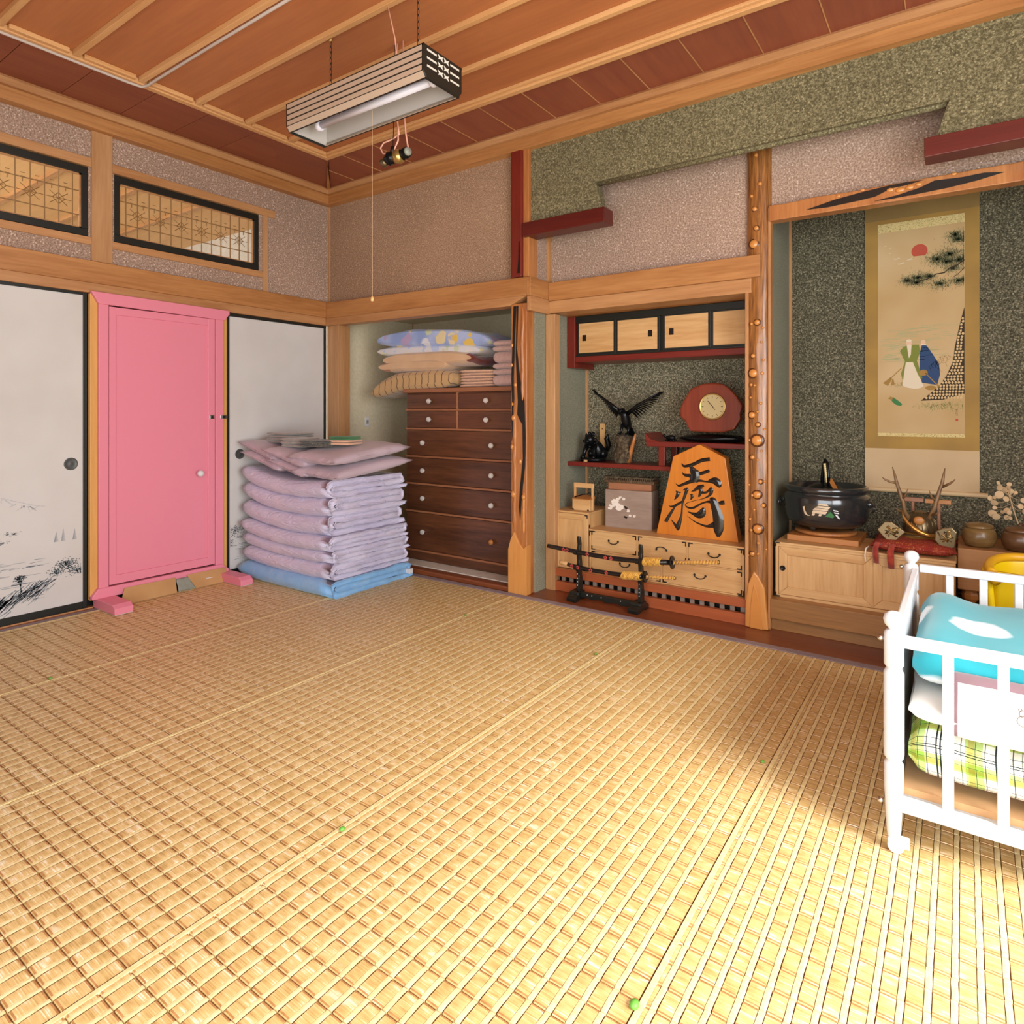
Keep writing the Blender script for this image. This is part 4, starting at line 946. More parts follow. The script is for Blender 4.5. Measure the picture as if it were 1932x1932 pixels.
# ================================================================ SHELF ALCOVE CONTENTS
# upper wall cabinet with four small sliding doors
t = thing('wall_cabinet', (2.48, .48, 1.41), 'red-framed wall cabinet with small gold sliding doors under the alcove lintel', 'cabinet')
obj('side_board', bx(1.903, 1.960, .352, .61, 1.377, 1.704), 'redZ', t, bevel=.003)
obj('bottom_board', bx(1.960, 3.06, .356, .61, 1.411, 1.447), 'redX', t, bevel=.003)
obj('carcass', bx(1.960, 3.06, .385, .61, 1.447, 1.704), 'black', t)
obj('door_track', MB().box(1.960, 3.06, .362, .40, 1.447, 1.460).box(1.960, 3.06, .362, .40, 1.664, 1.704), 'black', t, bevel=.002)
for k, (xa, xb, px) in enumerate([(1.966, 2.238, 2.022), (2.234, 2.520, 2.462), (2.540, 2.824, 2.596), (2.822, 3.055, 3.03)]):
    yo = .366 if k in (0, 2) else .372
    d = obj('sliding_door', bx(xa, xb, yo, yo+.012, 1.458, 1.666), 'black', t, bevel=.002)
    obj('door_panel', bx(xa+.016, xb-.014, yo-.002, yo+.001, 1.470, 1.656), 'tansu', d)
    if k < 3: obj('finger_pull', MB().box(px-.013, px+.013, yo-.004, yo-.001, 1.545, 1.583).box(px-.008, px+.008, yo-.0045, yo-.004, 1.551, 1.577), 'iron', d)
# staggered shelves
t = thing('staggered_shelf', (2.4, .48, .751), 'red-brown staggered shelves in the alcove, with upturned edge', 'shelf')
obj('lower_board', bx(1.902, 2.76, .360, .615, .751, .778), 'redX', t, bevel=.003)
obj('upper_board', bx(2.440, 3.062, .360, .615, .892, .921), 'redX', t, bevel=.003)
fixn(obj('upturned_lip', MB().prism([(2.441, .905), (2.428, .972), (2.445, .955), (2.468, .935), (2.515, .923), (2.52, .915)], .362, .612, 'Y'), 'redX', t, bevel=.003))
obj('shelf_strut', bx(2.514, 2.552, .368, .40, .778, .893), 'redZ', t, bevel=.004)
obj('shelf_strut', bx(2.514, 2.552, .565, .60, .778, .893), 'redZ', t, bevel=.004)

# clock in a burl slice, on a dark driftwood stand
CO = [(2.823, 1.262), (2.878, 1.254), (2.911, 1.229), (2.951, 1.185), (2.977, 1.144), (2.984, 1.131), (2.971, 1.084), (2.974, 1.057), (2.958, 1.03), (2.938, .998), (2.878, .980), (2.796, .978), (2.69, .984), (2.668, 1.013), (2.661, 1.041), (2.628, 1.065), (2.625, 1.111), (2.639, 1.147), (2.661, 1.182), (2.69, 1.23), (2.754, 1.257)]
t = thing('clock', (2.80, .44, .962), 'round gold-faced clock set in a reddish burl slab on the upper shelf', 'clock')
fixn(obj('burl_slab', MB().prism(CO, .415, .455, 'Y'), 'clockwood', t, bevel=.010))
fixn(obj('bezel', MB().lathe([(.077, 0), (.077, -.008), (.070, -.012), (.067, -.006)], (2.820, .414, 1.127), 40, 'Y'), 'brass', t, smooth=True))
fixn(obj('dial', MB().lathe([(.068, 0), (.068, -.005), (.001, -.005)], (2.820, .412, 1.127), 40, 'Y'), 'dial', t))
for k in range(12):
    a = 2*PI*k/12; c, s_ = math.sin(a), math.cos(a)
    mb = MB(); mb.tube([(2.820+c*.050, .4062, 1.127+s_*.050), (2.820+c*.060, .4062, 1.127+s_*.060)], .0012 if k % 3 else .002, 4)
    obj('hour_mark', mb, 'iron', t)
obj('clock_hand', MB().tube([(2.826, .4055, 1.122), (2.795, .4055, 1.158)], .0020, 5), 'iron', t)
obj('clock_hand', MB().tube([(2.836, .4055, 1.108), (2.803, .4055, 1.150)], .0014, 5), 'iron', t)
obj('stand', MB().grid(lambda u, v: (2.80+.20*math.cos(2*PI*u)*abs(math.sin(PI*(v*.98+.01)))**.3*(1+.12*nz(u*6, v*2, 3)), .47+.085*math.sin(2*PI*u)*abs(math.sin(PI*(v*.98+.01)))**.3, .9215+.045*v+.008*nz(u*9, v*6, 5)*math.sin(PI*v)), 30, 9), 'bronze', t, smooth=True)
# little dark carving left of the clock
t = thing('carved_turtle', (2.56, .45, .922), 'tiny dark turtle figure on the upper shelf left of the clock', 'figurine')
obj('shell', MB().ball((2.56, .45, .942), .026, 14, 8, 1.1, .8, .7), 'bronze', t, smooth=True)
obj('head', MB().tube([(2.545, .44, .940), (2.530, .432, .952), (2.522, .428, .962)], [.008, .007, .009], 8), 'bronze', t, smooth=True)
for dx, dy in ((-.02, -.016), (.02, -.016), (-.02, .016), (.02, .016)): obj('foot', MB().ball((2.56+dx, .45+dy, .929), .009, 8, 5), 'bronze', t, smooth=True)

# eagle statue on rock
t = thing('eagle_statue', (2.25, .47, .778), 'dark bronze eagle with raised wings perched on a mossy rock, lower shelf', 'statue')
rk = MB().grid(lambda u, v: (2.245+(.062-.012*v)*math.cos(2*PI*u)*(1+.35*nz(math.cos(2*PI*u)*1.4, math.sin(2*PI*u)*1.4, v*3, 1))*(1 if v < .97 else .3), .47+.055*math.sin(2*PI*u)*(1+.3*nz(u*5, v*3, 2))*(1 if v < .97 else .3), .779+.178*v+.006*nz(u*9, v*8, 9)), 28, 18)
obj('rock', rk, 'rock', t, smooth=True)
obj('branch', MB().tube([(2.285, .45, .785), (2.300, .44, .83), (2.318, .43, .88), (2.335, .425, .93), (2.345, .42, .962)], [.018, .014, .013, .010, .005], 8), 'pillar', t, smooth=True)
obj('branch', MB().tube([(2.27, .44, .79), (2.295, .43, .82), (2.300, .43, .86)], [.014, .012, .006], 8), 'rock', t, smooth=True)
obj('body', MB().tube([(2.270, .50, .985), (2.262, .485, 1.015), (2.256, .47, 1.050), (2.254, .455, 1.080), (2.256, .44, 1.098)], [.014, .028, .031, .024, .014], 14), 'bronze', t, smooth=True)
obj('head', MB().tube([(2.256, .445, 1.092), (2.254, .430, 1.108), (2.252, .418, 1.106), (2.250, .404, 1.098), (2.250, .402, 1.090)], [.014, .017, .013, .006, .001], 12), 'bronze', t, smooth=True)
obj('tail', MB().add([(2.252, .49, 1.01), (2.282, .49, 1.01), (2.300, .53, .945), (2.245, .53, .940), (2.252, .498, 1.01), (2.282, .498, 1.01), (2.300, .536, .945), (2.245, .536, .940)], [(0, 1, 2, 3), (7, 6, 5, 4), (0, 3, 7, 4), (1, 5, 6, 2), (3, 2, 6, 7), (0, 4, 5, 1)]), 'bronze', t)
for s in (-1, 1):
    obj('leg', MB().tube([(2.256+s*.020, .47, 1.02), (2.256+s*.024, .46, .985), (2.256+s*.024, .45, .962)], [.014, .009, .006], 8), 'bronze', t, smooth=True)
    mb = MB()
    for q in (-1, 0, 1): mb.tube([(2.256+s*.024, .45, .965), (2.256+s*.024+q*.010, .432, .960), (2.256+s*.024+q*.013, .424, .950)], [.005, .004, .001], 6)
    obj('talon', mb, 'bronze', t, smooth=True)
def wing(tip, root, t, dep, nf=15):
    w_ = obj('wing', MB().tube([root, tuple((Vector(root)*.66+Vector(tip)*.34)+Vector((0, -.01, .006))), tuple((Vector(root)*.3+Vector(tip)*.7)+Vector((0, 0, .004))), tip], [.016, .011, .006, .002], 8), 'bronze', t, smooth=True)
    for k in range(nf):
        f = .14+.84*k/(nf-1); a = Vector(root).lerp(Vector(tip), f*.9); b = Vector(root).lerp(Vector(tip), min(1.05, f+.10))+Vector((0, dep*(.4+.6*math.sin(PI*(1-f*.8))), -.075*(1-f)**.7))
        m_ = a.lerp(b, .5)+Vector((0, .0, .003))
        d = (b-a).normalized(); sd = Vector((d.z, 0, -d.x))*.0085
        mb = MB().add([a+sd, m_+sd*1.2, b, m_-sd*1.2, a-sd, a+sd+Vector((0, .003, 0)), m_+sd*1.2+Vector((0, .003, 0)), b+Vector((0, .002, 0)), m_-sd*1.2+Vector((0, .003, 0)), a-sd+Vector((0, .003, 0))],
                      [(0, 1, 2, 3, 4), (9, 8, 7, 6, 5), (0, 5, 6, 1), (1, 6, 7, 2), (2, 7, 8, 3), (3, 8, 9, 4), (4, 9, 5, 0)])
        obj('feather', mb, 'bronze', w_)
wing((2.035, .44, 1.238), (2.238, .455, 1.085), t, .035)
wing((2.487, .46, 1.218), (2.275, .455, 1.085), t, .10)

# guardian lion ornament
t = thing('lion_statue', (2.02, .47, .778), 'glossy black guardian lion ornament at the left end of the lower shelf', 'statue')
rng = random.Random(5)
obj('base', MB().lathe([(.075, 0), (.082, .006), (.080, .018), (.070, .024)], (2.022, .475, .7785), 20, 'Z', 1.1, .9), 'bronze', t, smooth=True)
obj('body', MB().tube([(2.050, .515, .805), (2.048, .505, .84), (2.035, .49, .875), (2.025, .47, .900)], [.042, .048, .042, .030], 16), 'bronze', t, smooth=True)
obj('head', MB().grid(lambda u, v: (2.020+.034*math.cos(2*PI*u)*math.sin(PI*v)*(1+.15*nz(u*8, v*8, 1)), .440+.034*math.sin(2*PI*u)*math.sin(PI*v), .918-.036*math.cos(PI*v)*(1+.1*nz(u*7, v*5, 2))), 20, 14), 'bronze', t, smooth=True)
obj('muzzle', MB().ball((2.016, .408, .908), .017, 12, 7, 1.2, .8, .8), 'bronze', t, smooth=True)
for k in range(20):
    a = rng.uniform(0, 2*PI); r = rng.uniform(.030, .044)
    obj('mane_curl', MB().ball((2.022+r*math.cos(a), .450+rng.uniform(-.015, .02), .915+r*math.sin(a)), rng.uniform(.008, .013), 8, 6), 'bronze', t, smooth=True)
for s in (-1, 1):
    obj('front_leg', MB().tube([(2.022+s*.028, .450, .880), (2.020+s*.034, .432, .84), (2.018+s*.038, .424, .808), (2.018+s*.040, .410, .803)], [.018, .014, .013, .014], 10), 'bronze', t, smooth=True)
    obj('haunch', MB().ball((2.046+s*.044, .50, .828), .030, 12, 8, .8, 1.2, 1), 'bronze', t, smooth=True)
    obj('ear', MB().ball((2.022+s*.030, .445, .950), .009, 8, 5, .7, .6, 1.3), 'bronze', t, smooth=True)
obj('tail', MB().tube([(2.085, .54, .83), (2.105, .54, .88), (2.095, .53, .925), (2.110, .52, .95)], [.010, .016, .018, .006], 10), 'bronze', t, smooth=True)
t = obj('wooden_plaque', MB().hexa([(2.026, .560, .90), (2.064, .556, .90), (2.064, .562, .90), (2.026, .566, .90)], [(2.022, .575, 1.020), (2.060, .571, 1.020), (2.060, .577, 1.020), (2.022, .581, 1.020)]), 'tansuZ', bevel=.001)
tag(t, 'pale wooden plaque leaning on the alcove wall behind the black lion', 'plaque')
for v in t.data.vertices: v.co.z = v.co.z if v.co.z > .05 else v.co.z-.121
obj('nail', MB().lathe([(.004, 0), (.003, -.004), (.001, -.005)], (2.044, .569, .985), 8, 'Y'), 'iron', t)
o = obj('price_tag', MB().box(2.006, 2.030, .385, .389, .7785, .792), 'tansu'); tag(o, 'tiny pale card standing at the front edge of the lower shelf', 'card')

# shogi king piece with raised black characters
t = thing('shogi_piece', (2.76, .34, .392), 'giant amber wooden shogi piece with two black carved characters', 'ornament')
SP = [(2.529, .3925), (2.995, .3925), (2.924, .846), (2.781, .916), (2.630, .843)]
fixn(obj('body', MB().prism(SP, .300, .372, 'Y'), 'shogi', t, bevel=.004))
def brush(pts, par):
    """one brush stroke: a smoothed, swelling ridge standing proud of the wood"""
    P3 = []
    for i in range(len(pts)-1):
        a, b, c, d = pts[max(i-1, 0)], pts[i], pts[i+1], pts[min(i+2, len(pts)-1)]
        for k in range(6):
            s = k/6; P3.append(tuple(.5*((2*b[j])+(-a[j]+c[j])*s+(2*a[j]-5*b[j]+4*c[j]-d[j])*s*s+(-a[j]+3*b[j]-3*c[j]+d[j])*s**3) for j in range(3)))
    P3.append(tuple(pts[-1]))
    mb = MB(); n = len(P3); rows_ = []
    for i, (x, z, w_) in enumerate(P3):
        a = P3[max(i-1, 0)]; b = P3[min(i+1, n-1)]; dx, dz = b[0]-a[0], b[1]-a[1]; L = math.hypot(dx, dz) or 1
        w_ = max(w_*1.08, .0010); nx, nz_ = -dz/L*w_, dx/L*w_; h = min(.006, w_*.45)
        for q, hh in ((-1, 0.001), (-.6, -h*.7), (0, -h), (.6, -h*.7), (1, 0.001)): mb.v.append((x+nx*q, .2995+hh, z+nz_*q))
    for i in range(n-1):
        for q in range(4): mb.f.append((i*5+q, i*5+q+1, (i+1)*5+q+1, (i+1)*5+q)); mb.m.append(0)
    mb.f.append((0, 1, 2, 3, 4)); mb.m.append(0); mb.f.append(tuple((n-1)*5+q for q in (4, 3, 2, 1, 0))); mb.m.append(0)
    return mb
KING = [[(2.681, .805, .003), (2.697, .790, .007), (2.751, .805, .009), (2.794, .827, .010), (2.842, .836, .010)], [(2.732, .792, .008), (2.748, .765, .020), (2.757, .750, .027), (2.754, .725, .028), (2.748, .709, .022)],
        [(2.683, .757, .001), (2.697, .741, .007), (2.730, .738, .010)], [(2.780, .750, .009), (2.812, .762, .009), (2.840, .773, .008)],
        [(2.646, .689, .001), (2.665, .678, .006), (2.7, .692, .008), (2.738, .708, .010), (2.782, .714, .007), (2.825, .711, .005), (2.849, .717, .013), (2.873, .717, .020), (2.888, .703, .019), (2.897, .684, .006)]]
GEN = [[(2.646, .648, .001), (2.658, .635, .010), (2.652, .616, .008), (2.636, .593, .001)], [(2.662, .637, .005), (2.677, .642, .003)],
       [(2.687, .654, .002), (2.713, .663, .008), (2.706, .645, .009), (2.697, .617, .008), (2.687, .588, .006), (2.683, .55, .005), (2.679, .51, .006), (2.67, .478, .010), (2.66, .446, .014), (2.658, .424, .006)],
       [(2.618, .482, .001), (2.636, .462, .006), (2.654, .442, .011)], [(2.605, .558, .001), (2.629, .557, .006), (2.662, .575, .007), (2.694, .599, .003)], [(2.646, .562, .003), (2.626, .533, .007), (2.603, .496, .009), (2.587, .466, .010)],
       [(2.735, .649, .001), (2.757, .660, .007), (2.779, .678, .010), (2.809, .688, .007)], [(2.779, .675, .008), (2.791, .657, .011), (2.779, .623, .005)],
       [(2.794, .648, .007), (2.822, .652, .006), (2.849, .674, .008), (2.848, .652, .009), (2.831, .630, .005), (2.794, .612, .002), (2.751, .599, .0015), (2.713, .584, .002), (2.703, .571, .003), (2.719, .558, .005), (2.751, .561, .006), (2.788, .584, .005), (2.819, .598, .005), (2.848, .601, .009)],
       [(2.729, .633, .001), (2.741, .625, .009), (2.732, .602, .002)],
       [(2.843, .609, .012), (2.858, .608, .019), (2.870, .576, .023), (2.882, .538, .027), (2.889, .494, .029), (2.888, .448, .025), (2.887, .412, .008)],
       [(2.713, .511, .001), (2.757, .483, .0035), (2.794, .470, .005), (2.828, .464, .007), (2.865, .476, .017)], [(2.890, .597, .007), (2.906, .601, .011), (2.922, .604, .010)],
       [(2.717, .535, .002), (2.744, .527, .007), (2.772, .521, .016), (2.794, .530, .021), (2.803, .549, .016), (2.808, .566, .006)]]
for s_ in KING+GEN: obj('character_stroke', brush(s_, t), 'lacquer', t, smooth=True)

# grey-brown box painted with white blossoms, tray on its lid
from mathutils import Matrix
BR = Matrix.Rotation(math.radians(6), 4, 'Z'); BP = Vector((2.188, .327, 0))
def rot(mb):
    mb.v = [tuple(BP+(BR @ (Vector(v)-BP))) for v in mb.v]; return mb
t = thing('painted_box', (2.34, .40, .393), 'grey-brown wooden box painted with white blossoms, left of the shogi piece', 'box')
obj('box_body', rot(bx(2.188, 2.478, .327, .470, .3925, .622)), 'greybox', t, bevel=.002)
obj('lid', rot(bx(2.200, 2.470, .345, .455, .622, .664)), 'chest_edge', t, bevel=.002)
rng = random.Random(3)
for (x, z, r, n) in [(2.249, .546, .022, 5), (2.220, .515, .017, 4), (2.278, .520, .026, 6), (2.305, .570, .010, 4), (2.284, .577, .009, 3), (2.268, .563, .014, 4), (2.334, .500, .010, 4), (2.346, .472, .009, 4), (2.372, .471, .009, 4), (2.238, .530, .014, 4)]:
    mb = MB()
    for k in range(n):
        a = 2*PI*k/n+rng.random(); mb.prism([(x+math.cos(a)*r*.55+math.cos(b)*r*.55, z+math.sin(a)*r*.55+math.sin(b)*r*.40) for b in [2*PI*q/9 for q in range(9)]], .3255-.0004*k, .3275, 'Y')
    obj('painted_blossom', rot(mb), 'sheet', t)
for (x, z) in [(2.314, .522), (2.322, .515), (2.312, .462), (2.320, .458)]: obj('painted_leaf', rot(MB().prism([(x-.010, z), (x, z+.006), (x+.011, z+.002), (x+.002, z-.007)], .326, .3275, 'Y')), 'iron', t)

t = thing('woven_tray', (2.34, .41, .664), 'dark woven bamboo tray lying on the painted box', 'tray')
obj('tray_base', rot(bx(2.178, 2.488, .332, .470, .6645, .682)), 'bowldark', t, bevel=.002)
for k in range(26): obj('woven_rib', rot(bx(2.182+k*.0118, 2.188+k*.0118, .330, .334, .668, .698)), 'rock', t)
obj('tray_rim', rot(MB().box(2.176, 2.490, .328, .334, .694, .702).box(2.176, 2.490, .466, .472, .694, .702).box(2.176, 2.182, .334, .466, .694, .702).box(2.484, 2.490, .334, .466, .694, .702)), 'rock', t, bevel=.001)

# pale paulownia chests
def bracket(par, x, z, sx, sz, y, L=.026, w_=.006):
    obj('iron_corner', MB().box(min(x, x+sx*L), max(x, x+sx*L), y-.002, y, min(z, z+sz*w_), max(z, z+sz*w_)).box(min(x, x+sx*w_), max(x, x+sx*w_), y-.0021, y, min(z, z+sz*L), max(z, z+sz*L)), 'iron', par)
def pull(par, x, z, y, w_=.030, up=False):
    s = -1 if not up else 1
    pts = [(x+w_*math.cos(a), y-.006-.004*math.sin(a), z+s*.017*math.sin(a)) for a in [PI*i/12 for i in range(13)]]
    o = obj('bail_handle', MB().tube(pts, .0028, 7), 'iron', par, smooth=True)
    for q in (-1, 1): obj('handle_boss', MB().ball((x+q*w_, y-.003, z), .0065, 8, 5, 1, .7, 1), 'iron', par, smooth=True)
TYF = .200
t = thing('door_chest', (2.02, .35, .1345), 'tall pale wood chest with one panelled door, left of the drawer chest', 'cabinet')
obj('carcass', bx(1.903, 2.140, TYF+.012, .50, .1355, .476), 'tansuZ', t, bevel=.002)
obj('top_board', bx(1.902, 2.142, TYF-.002, .50, .476, .488), 'tansu', t, bevel=.002)
d = obj('door', bx(1.906, 2.138, TYF, TYF+.013, .138, .475), 'tansuZ', t, bevel=.002)
for b in [(1.906, 1.938, .138, .475), (2.106, 2.138, .138, .475), (1.938, 2.106, .440, .475), (1.938, 2.106, .138, .172)]: obj('door_frame', bx(b[0], b[1], TYF-.007, TYF+.001, b[2], b[3]), 'tansuZ' if b[1]-b[0] < .05 else 'tansu', d, bevel=.003)
obj('door_knob', MB().ball((1.921, TYF-.010, .332), .0075, 10, 6, 1, .6, 1), 'iron', d, smooth=True)
for (x, z, sx, sz) in [(1.906, .474, 1, -1), (2.138, .474, -1, -1), (1.906, .139, 1, 1), (2.138, .139, -1, 1)]: bracket(d, x, z, sx, sz, TYF-.0075, .020)
obj('hinge', bx(2.1405, 2.1425, TYF+.006, TYF+.018, .395, .415), 'iron', t)
t = thing('drawer_chest', (2.60, .35, .1345), 'long low pale wood chest of drawers with black iron handles in the alcove', 'cabinet')
obj('carcass', bx(2.146, 3.052, TYF+.016, .52, .1355, .384), 'tansu', t, bevel=.002)
obj('top_board', bx(2.144, 3.055, TYF-.003, .52, .384, .393), 'tansu', t, bevel=.002)
for b in [(2.146, 2.158, .1355, .384), (3.042, 3.052, .1355, .384)]: obj('side_post', bx(b[0], b[1], TYF-.001, TYF+.018, b[2], b[3]), 'tansuZ', t, bevel=.001)
obj('rail', bx(2.158, 3.042, TYF, TYF+.018, .1355, .142), 'tansu', t); obj('rail', bx(2.158, 3.042, TYF, TYF+.018, .263, .271), 'tansu', t, bevel=.001)
for x in (2.454, 2.749): obj('post', bx(x-.005, x+.005, TYF, TYF+.018, .271, .384), 'tansuZ', t, bevel=.001)
obj('post', bx(2.596, 2.606, TYF, TYF+.018, .142, .263), 'tansuZ', t, bevel=.001)
for (xa, xb, za, zb, hx, up) in [(2.159, 2.448, .272, .383, 2.305, 0), (2.460, 2.743, .272, .383, 2.601, 1), (2.755, 3.041, .272, .383, 2.896, 0), (2.159, 2.595, .143, .262, 2.377, 0), (2.607, 3.041, .143, .262, 2.820, 0)]:
    d = obj('drawer', bx(xa, xb, TYF+.003, TYF+.017, za, zb), 'tansu', t, bevel=.001)
    pull(d, hx, (za+zb)/2+.010*(1 if not up else -.4), TYF+.002, .030, up)
    for (x, z, sx, sz) in [(xa, zb, 1, -1), (xb, zb, -1, -1), (xa, za, 1, 1), (xb, za, -1, 1)]: bracket(d, x, z, sx, sz, TYF+.003, .024)
for (x, z, sx, sz) in [(2.146, .383, 1, -1), (3.052, .383, -1, -1), (3.052, .136, -1, 1)]: bracket(t, x, z, sx, sz, TYF-.001, .030)

# small wooden tobacco box with a carrying frame
t = thing('tobacco_box', (2.06, .29, .488), 'small honey-coloured wooden box with a tall carrying handle on the door chest', 'box')
obj('box_body', bx(1.995, 2.118, .258, .318, .4885, .556), 'tansu', t, bevel=.002)
obj('sloping_lid', MB().hexa([(1.991, .254, .556), (2.122, .254, .556), (2.122, .322, .556), (1.991, .322, .556)], [(1.993, .256, .560), (2.120, .256, .560), (2.120, .320, .578), (1.993, .320, .578)]), 'knobwood', t, bevel=.002)
for x in (1.990, 2.112): obj('handle_post', bx(x, x+.013, .285, .300, .4885, .655), 'tansuZ', t, bevel=.002)
obj('handle_bar', bx(1.988, 2.128, .286, .299, .625, .655), 'tansu', t, bevel=.003)
for x in (2.0, 2.106): obj('iron_corner', bx(x-.006, x+.006, .2565, .259, .489, .497), 'iron', t)
o = obj('tobacco_pipe', MB().tube([(2.010, .262, .568), (2.060, .270, .586), (2.095, .275, .592), (2.108, .276, .600)], [.004, .003, .003, .006], 8), 'bronze', smooth=True); tag(o, 'slim dark pipe lying on the small wooden box', 'pipe')

# sword stand and two swords
t = thing('sword_stand', (2.34, .07, .0), 'black lacquered two-tier sword stand on the red-brown floor board', 'stand')
for x in (2.135, 2.520):
    fixn(obj('foot', MB().prism([(.000, .0), (-.005, .022), (.012, .034), (.030, .040), (.030, .052), (.110, .052), (.110, .040), (.130, .034), (.148, .022), (.143, .0), (.11, .0), (.10, .010), (.045, .010), (.035, .0)], x-.030, x+.030, 'X'), 'black', t, bevel=.003))
    up = [(.050, .052), (.045, .10), (.052, .15), (.042, .175), (.012, .190), (.006, .208), (.014, .207), (.022, .198), (.050, .200), (.054, .235), (.050, .262), (.014, .272), (.006, .290), (.014, .290), (.024, .281), (.050, .286), (.060, .320), (.055, .355), (.058, .372), (.070, .368), (.082, .330), (.078, .28), (.090, .20), (.086, .15), (.096, .10), (.092, .052)]
    fixn(obj('upright', MB().prism(up, x-.008+.014, x+.012+.014, 'X'), 'black', t, bevel=.003))
    for z in (.09, .11, .13, .155): obj('stud', MB().ball((x+.016, .044, z), .003, 6, 4), 'silverbar', t)
fixn(obj('crossbar', MB().prism([(2.165, .050), (2.49, .050), (2.49, .018), (2.42, .012), (2.40, .020), (2.33, .012), (2.30, .022), (2.24, .014), (2.20, .022), (2.165, .018)], .055, .080, 'Y'), 'black', t, bevel=.003))
for x in (2.21, 2.24, 2.30, 2.42): obj('stud', MB().ball((x, .054, .040), .003, 6, 4), 'silverbar', t)
def sword(name, base, S, G, H, y, r, label, knot, motifs):
    t = thing(name, base, label, 'sword', 'swords on the black stand')
    obj('scabbard', MB().tube([(x, y, z) for x, z in S], [r*.9]+[r]*(len(S)-1), 12, True, 1.0), 'sayablack', t, smooth=True)
    a = Vector((S[-1][0]-S[-2][0], 0, S[-1][1]-S[-2][1])).normalized()
    g = obj('guard', MB().tube([(G[0]-a.x*.003, y, G[1]-a.z*.003), (G[0]+a.x*.003, y, G[1]+a.z*.003)], r*2.6, 24), 'bronze', t, bevel=.001)
    n = len(H)-1
    hl = obj('hilt', MB().tube([(x, y, z) for x, z in H], [r*.78]*len(H), 12), 'hilt', t, smooth=True)
    L = Vector((H[-1][0]-H[0][0], 0, H[-1][1]-H[0][1])); c = int(L.length/.016)
    for k in range(c):
        p = Vector((H[0][0], y, H[0][1]))+L*((k+.5)/c)
        obj('wrap', MB().tube([(p.x-.006, y-r*.72, p.z-r*.75), (p.x, y-r*.95, p.z), (p.x+.006, y-r*.72, p.z+r*.75)], .0030, 6), 'gold_cord', hl, smooth=True)
    obj('pommel', MB().ball((H[-1][0], y, H[-1][1]), r*.85, 10, 7, .8, 1, 1), 'brass', t, smooth=True)
    # knotted gold cord round the scabbard
    rng = random.Random(int(r*1e5)); c0 = Vector((knot[0], y, knot[1])); mb = MB()
    for k in range(int(knot[2]/.009)):
        x = c0.x+k*.009-knot[2]/2; zz = c0.z+knot[3]*(x-c0.x)
        mb.tube([(x+.004*math.sin(q*.9)+rng.uniform(-.002, .002), y+(r+.007)*math.cos(2*PI*q/10), zz+(r+.007)*math.sin(2*PI*q/10)) for q in range(11)], .0052, 6)
    for k in range(7):
        x = c0.x+rng.uniform(-.5, .5)*knot[2]; zz = c0.z+knot[3]*(x-c0.x)
        mb.tube([(x, y-r, zz), (x+rng.uniform(-.02, .02), y-r-.012, zz+rng.uniform(-.012, .016)), (x+rng.uniform(-.03, .03), y-r-.006, zz-rng.uniform(.0, .02))], .005, 6)
    obj('cord_knot', mb, 'gold_cord', t, smooth=True)
    for x, z in motifs:
        for k in range(5):
            a = 2*PI*k/5+.3
            mb = MB().ball((x+.0075*math.cos(a), y-r*.96, z+.0075*math.sin(a)), .0045, 7, 4, 1, .35, 1)
            obj('flower_petal', mb, 'redmotif', t)
sword('long_sword', (2.45, .03, .27), [(1.958, .298), (2.03, .294), (2.089, .291), (2.217, .283), (2.386, .279), (2.534, .285), (2.608, .289), (2.72, .302)], (2.730, .304), [(2.736, .304), (2.866, .322), (2.972, .337)], .030, .0135,
      'longer sword in black scabbard with gold grip on the upper rests', (2.625, .293, .10, .12), [(2.072, .292), (2.096, .290), (2.230, .283), (2.344, .280), (2.378, .280)])
sword('short_sword', (2.41, .03, .19), [(2.095, .206), (2.154, .200), (2.264, .194), (2.386, .194), (2.50, .199), (2.570, .205)], (2.578, .206), [(2.584, .207), (2.67, .215), (2.743, .223)], .030, .0120,
      'shorter sword in black scabbard with gold grip on the lower rests', (2.505, .200, .11, .10), [(2.128, .203), (2.166, .199), (2.250, .195), (2.350, .194)])
obj('end_cap', MB().tube([(2.040, .031, .214), (2.050, .031, .212), (2.095, .030, .207)], [.008, .0125, .0125], 12), 'tansu', bpy.data.objects['short_sword'], smooth=True, label='pale wooden end cap')
# ================================================================ SCROLL ALCOVE CONTENTS
t = thing('hanging_scroll', (3.80, .765, .66), 'tall hanging scroll with pine, red sun and two figures on gold-brown silk', 'scroll')
YS = .768
obj('mount', bx(3.543, 4.050, YS, YS+.003, .680, 2.30), 'kake', t)
obj('mount_heading_shaded', bx(3.543, 4.050, YS-.0008, YS, 2.13, 2.30), 'kake_top_shade', t)  # darker strip paints the shade on the top of the mount
obj('mount_foot', bx(3.543, 4.050, YS-.0010, YS, .680, .900), 'kake_white', t)
pic = obj('painting', bx(3.604, 3.989, YS-.0012, YS, .984, 2.062), 'painting_ground' if 'painting_ground' in M else 'kake_white', t)
obj('brocade_strip', bx(3.604, 3.989, YS-.0016, YS, 2.062, 2.108), 'kake_brocade', t)
obj('brocade_strip', bx(3.604, 3.989, YS-.0016, YS, .966, .984), 'kake_brocade', t)
obj('roller', MB().tube([(3.520, YS-.004, .678), (4.082, YS-.004, .678)], .0125, 14), 'roller', t, smooth=False)
obj('roller_end', MB().tube([(4.052, YS-.004, .678), (4.084, YS-.004, .678)], .0140, 14), 'roller', t)
obj('hanging_rod', MB().tube([(3.54, YS-.002, 2.30), (4.052, YS-.002, 2.30)], .008, 10), 'bowldark', t)
obj('hanging_cord', MB().tube([(3.68, YS, 2.30), (3.797, YS+.004, 2.42), (3.91, YS, 2.30)], .002, 6), 'bowldark', t)
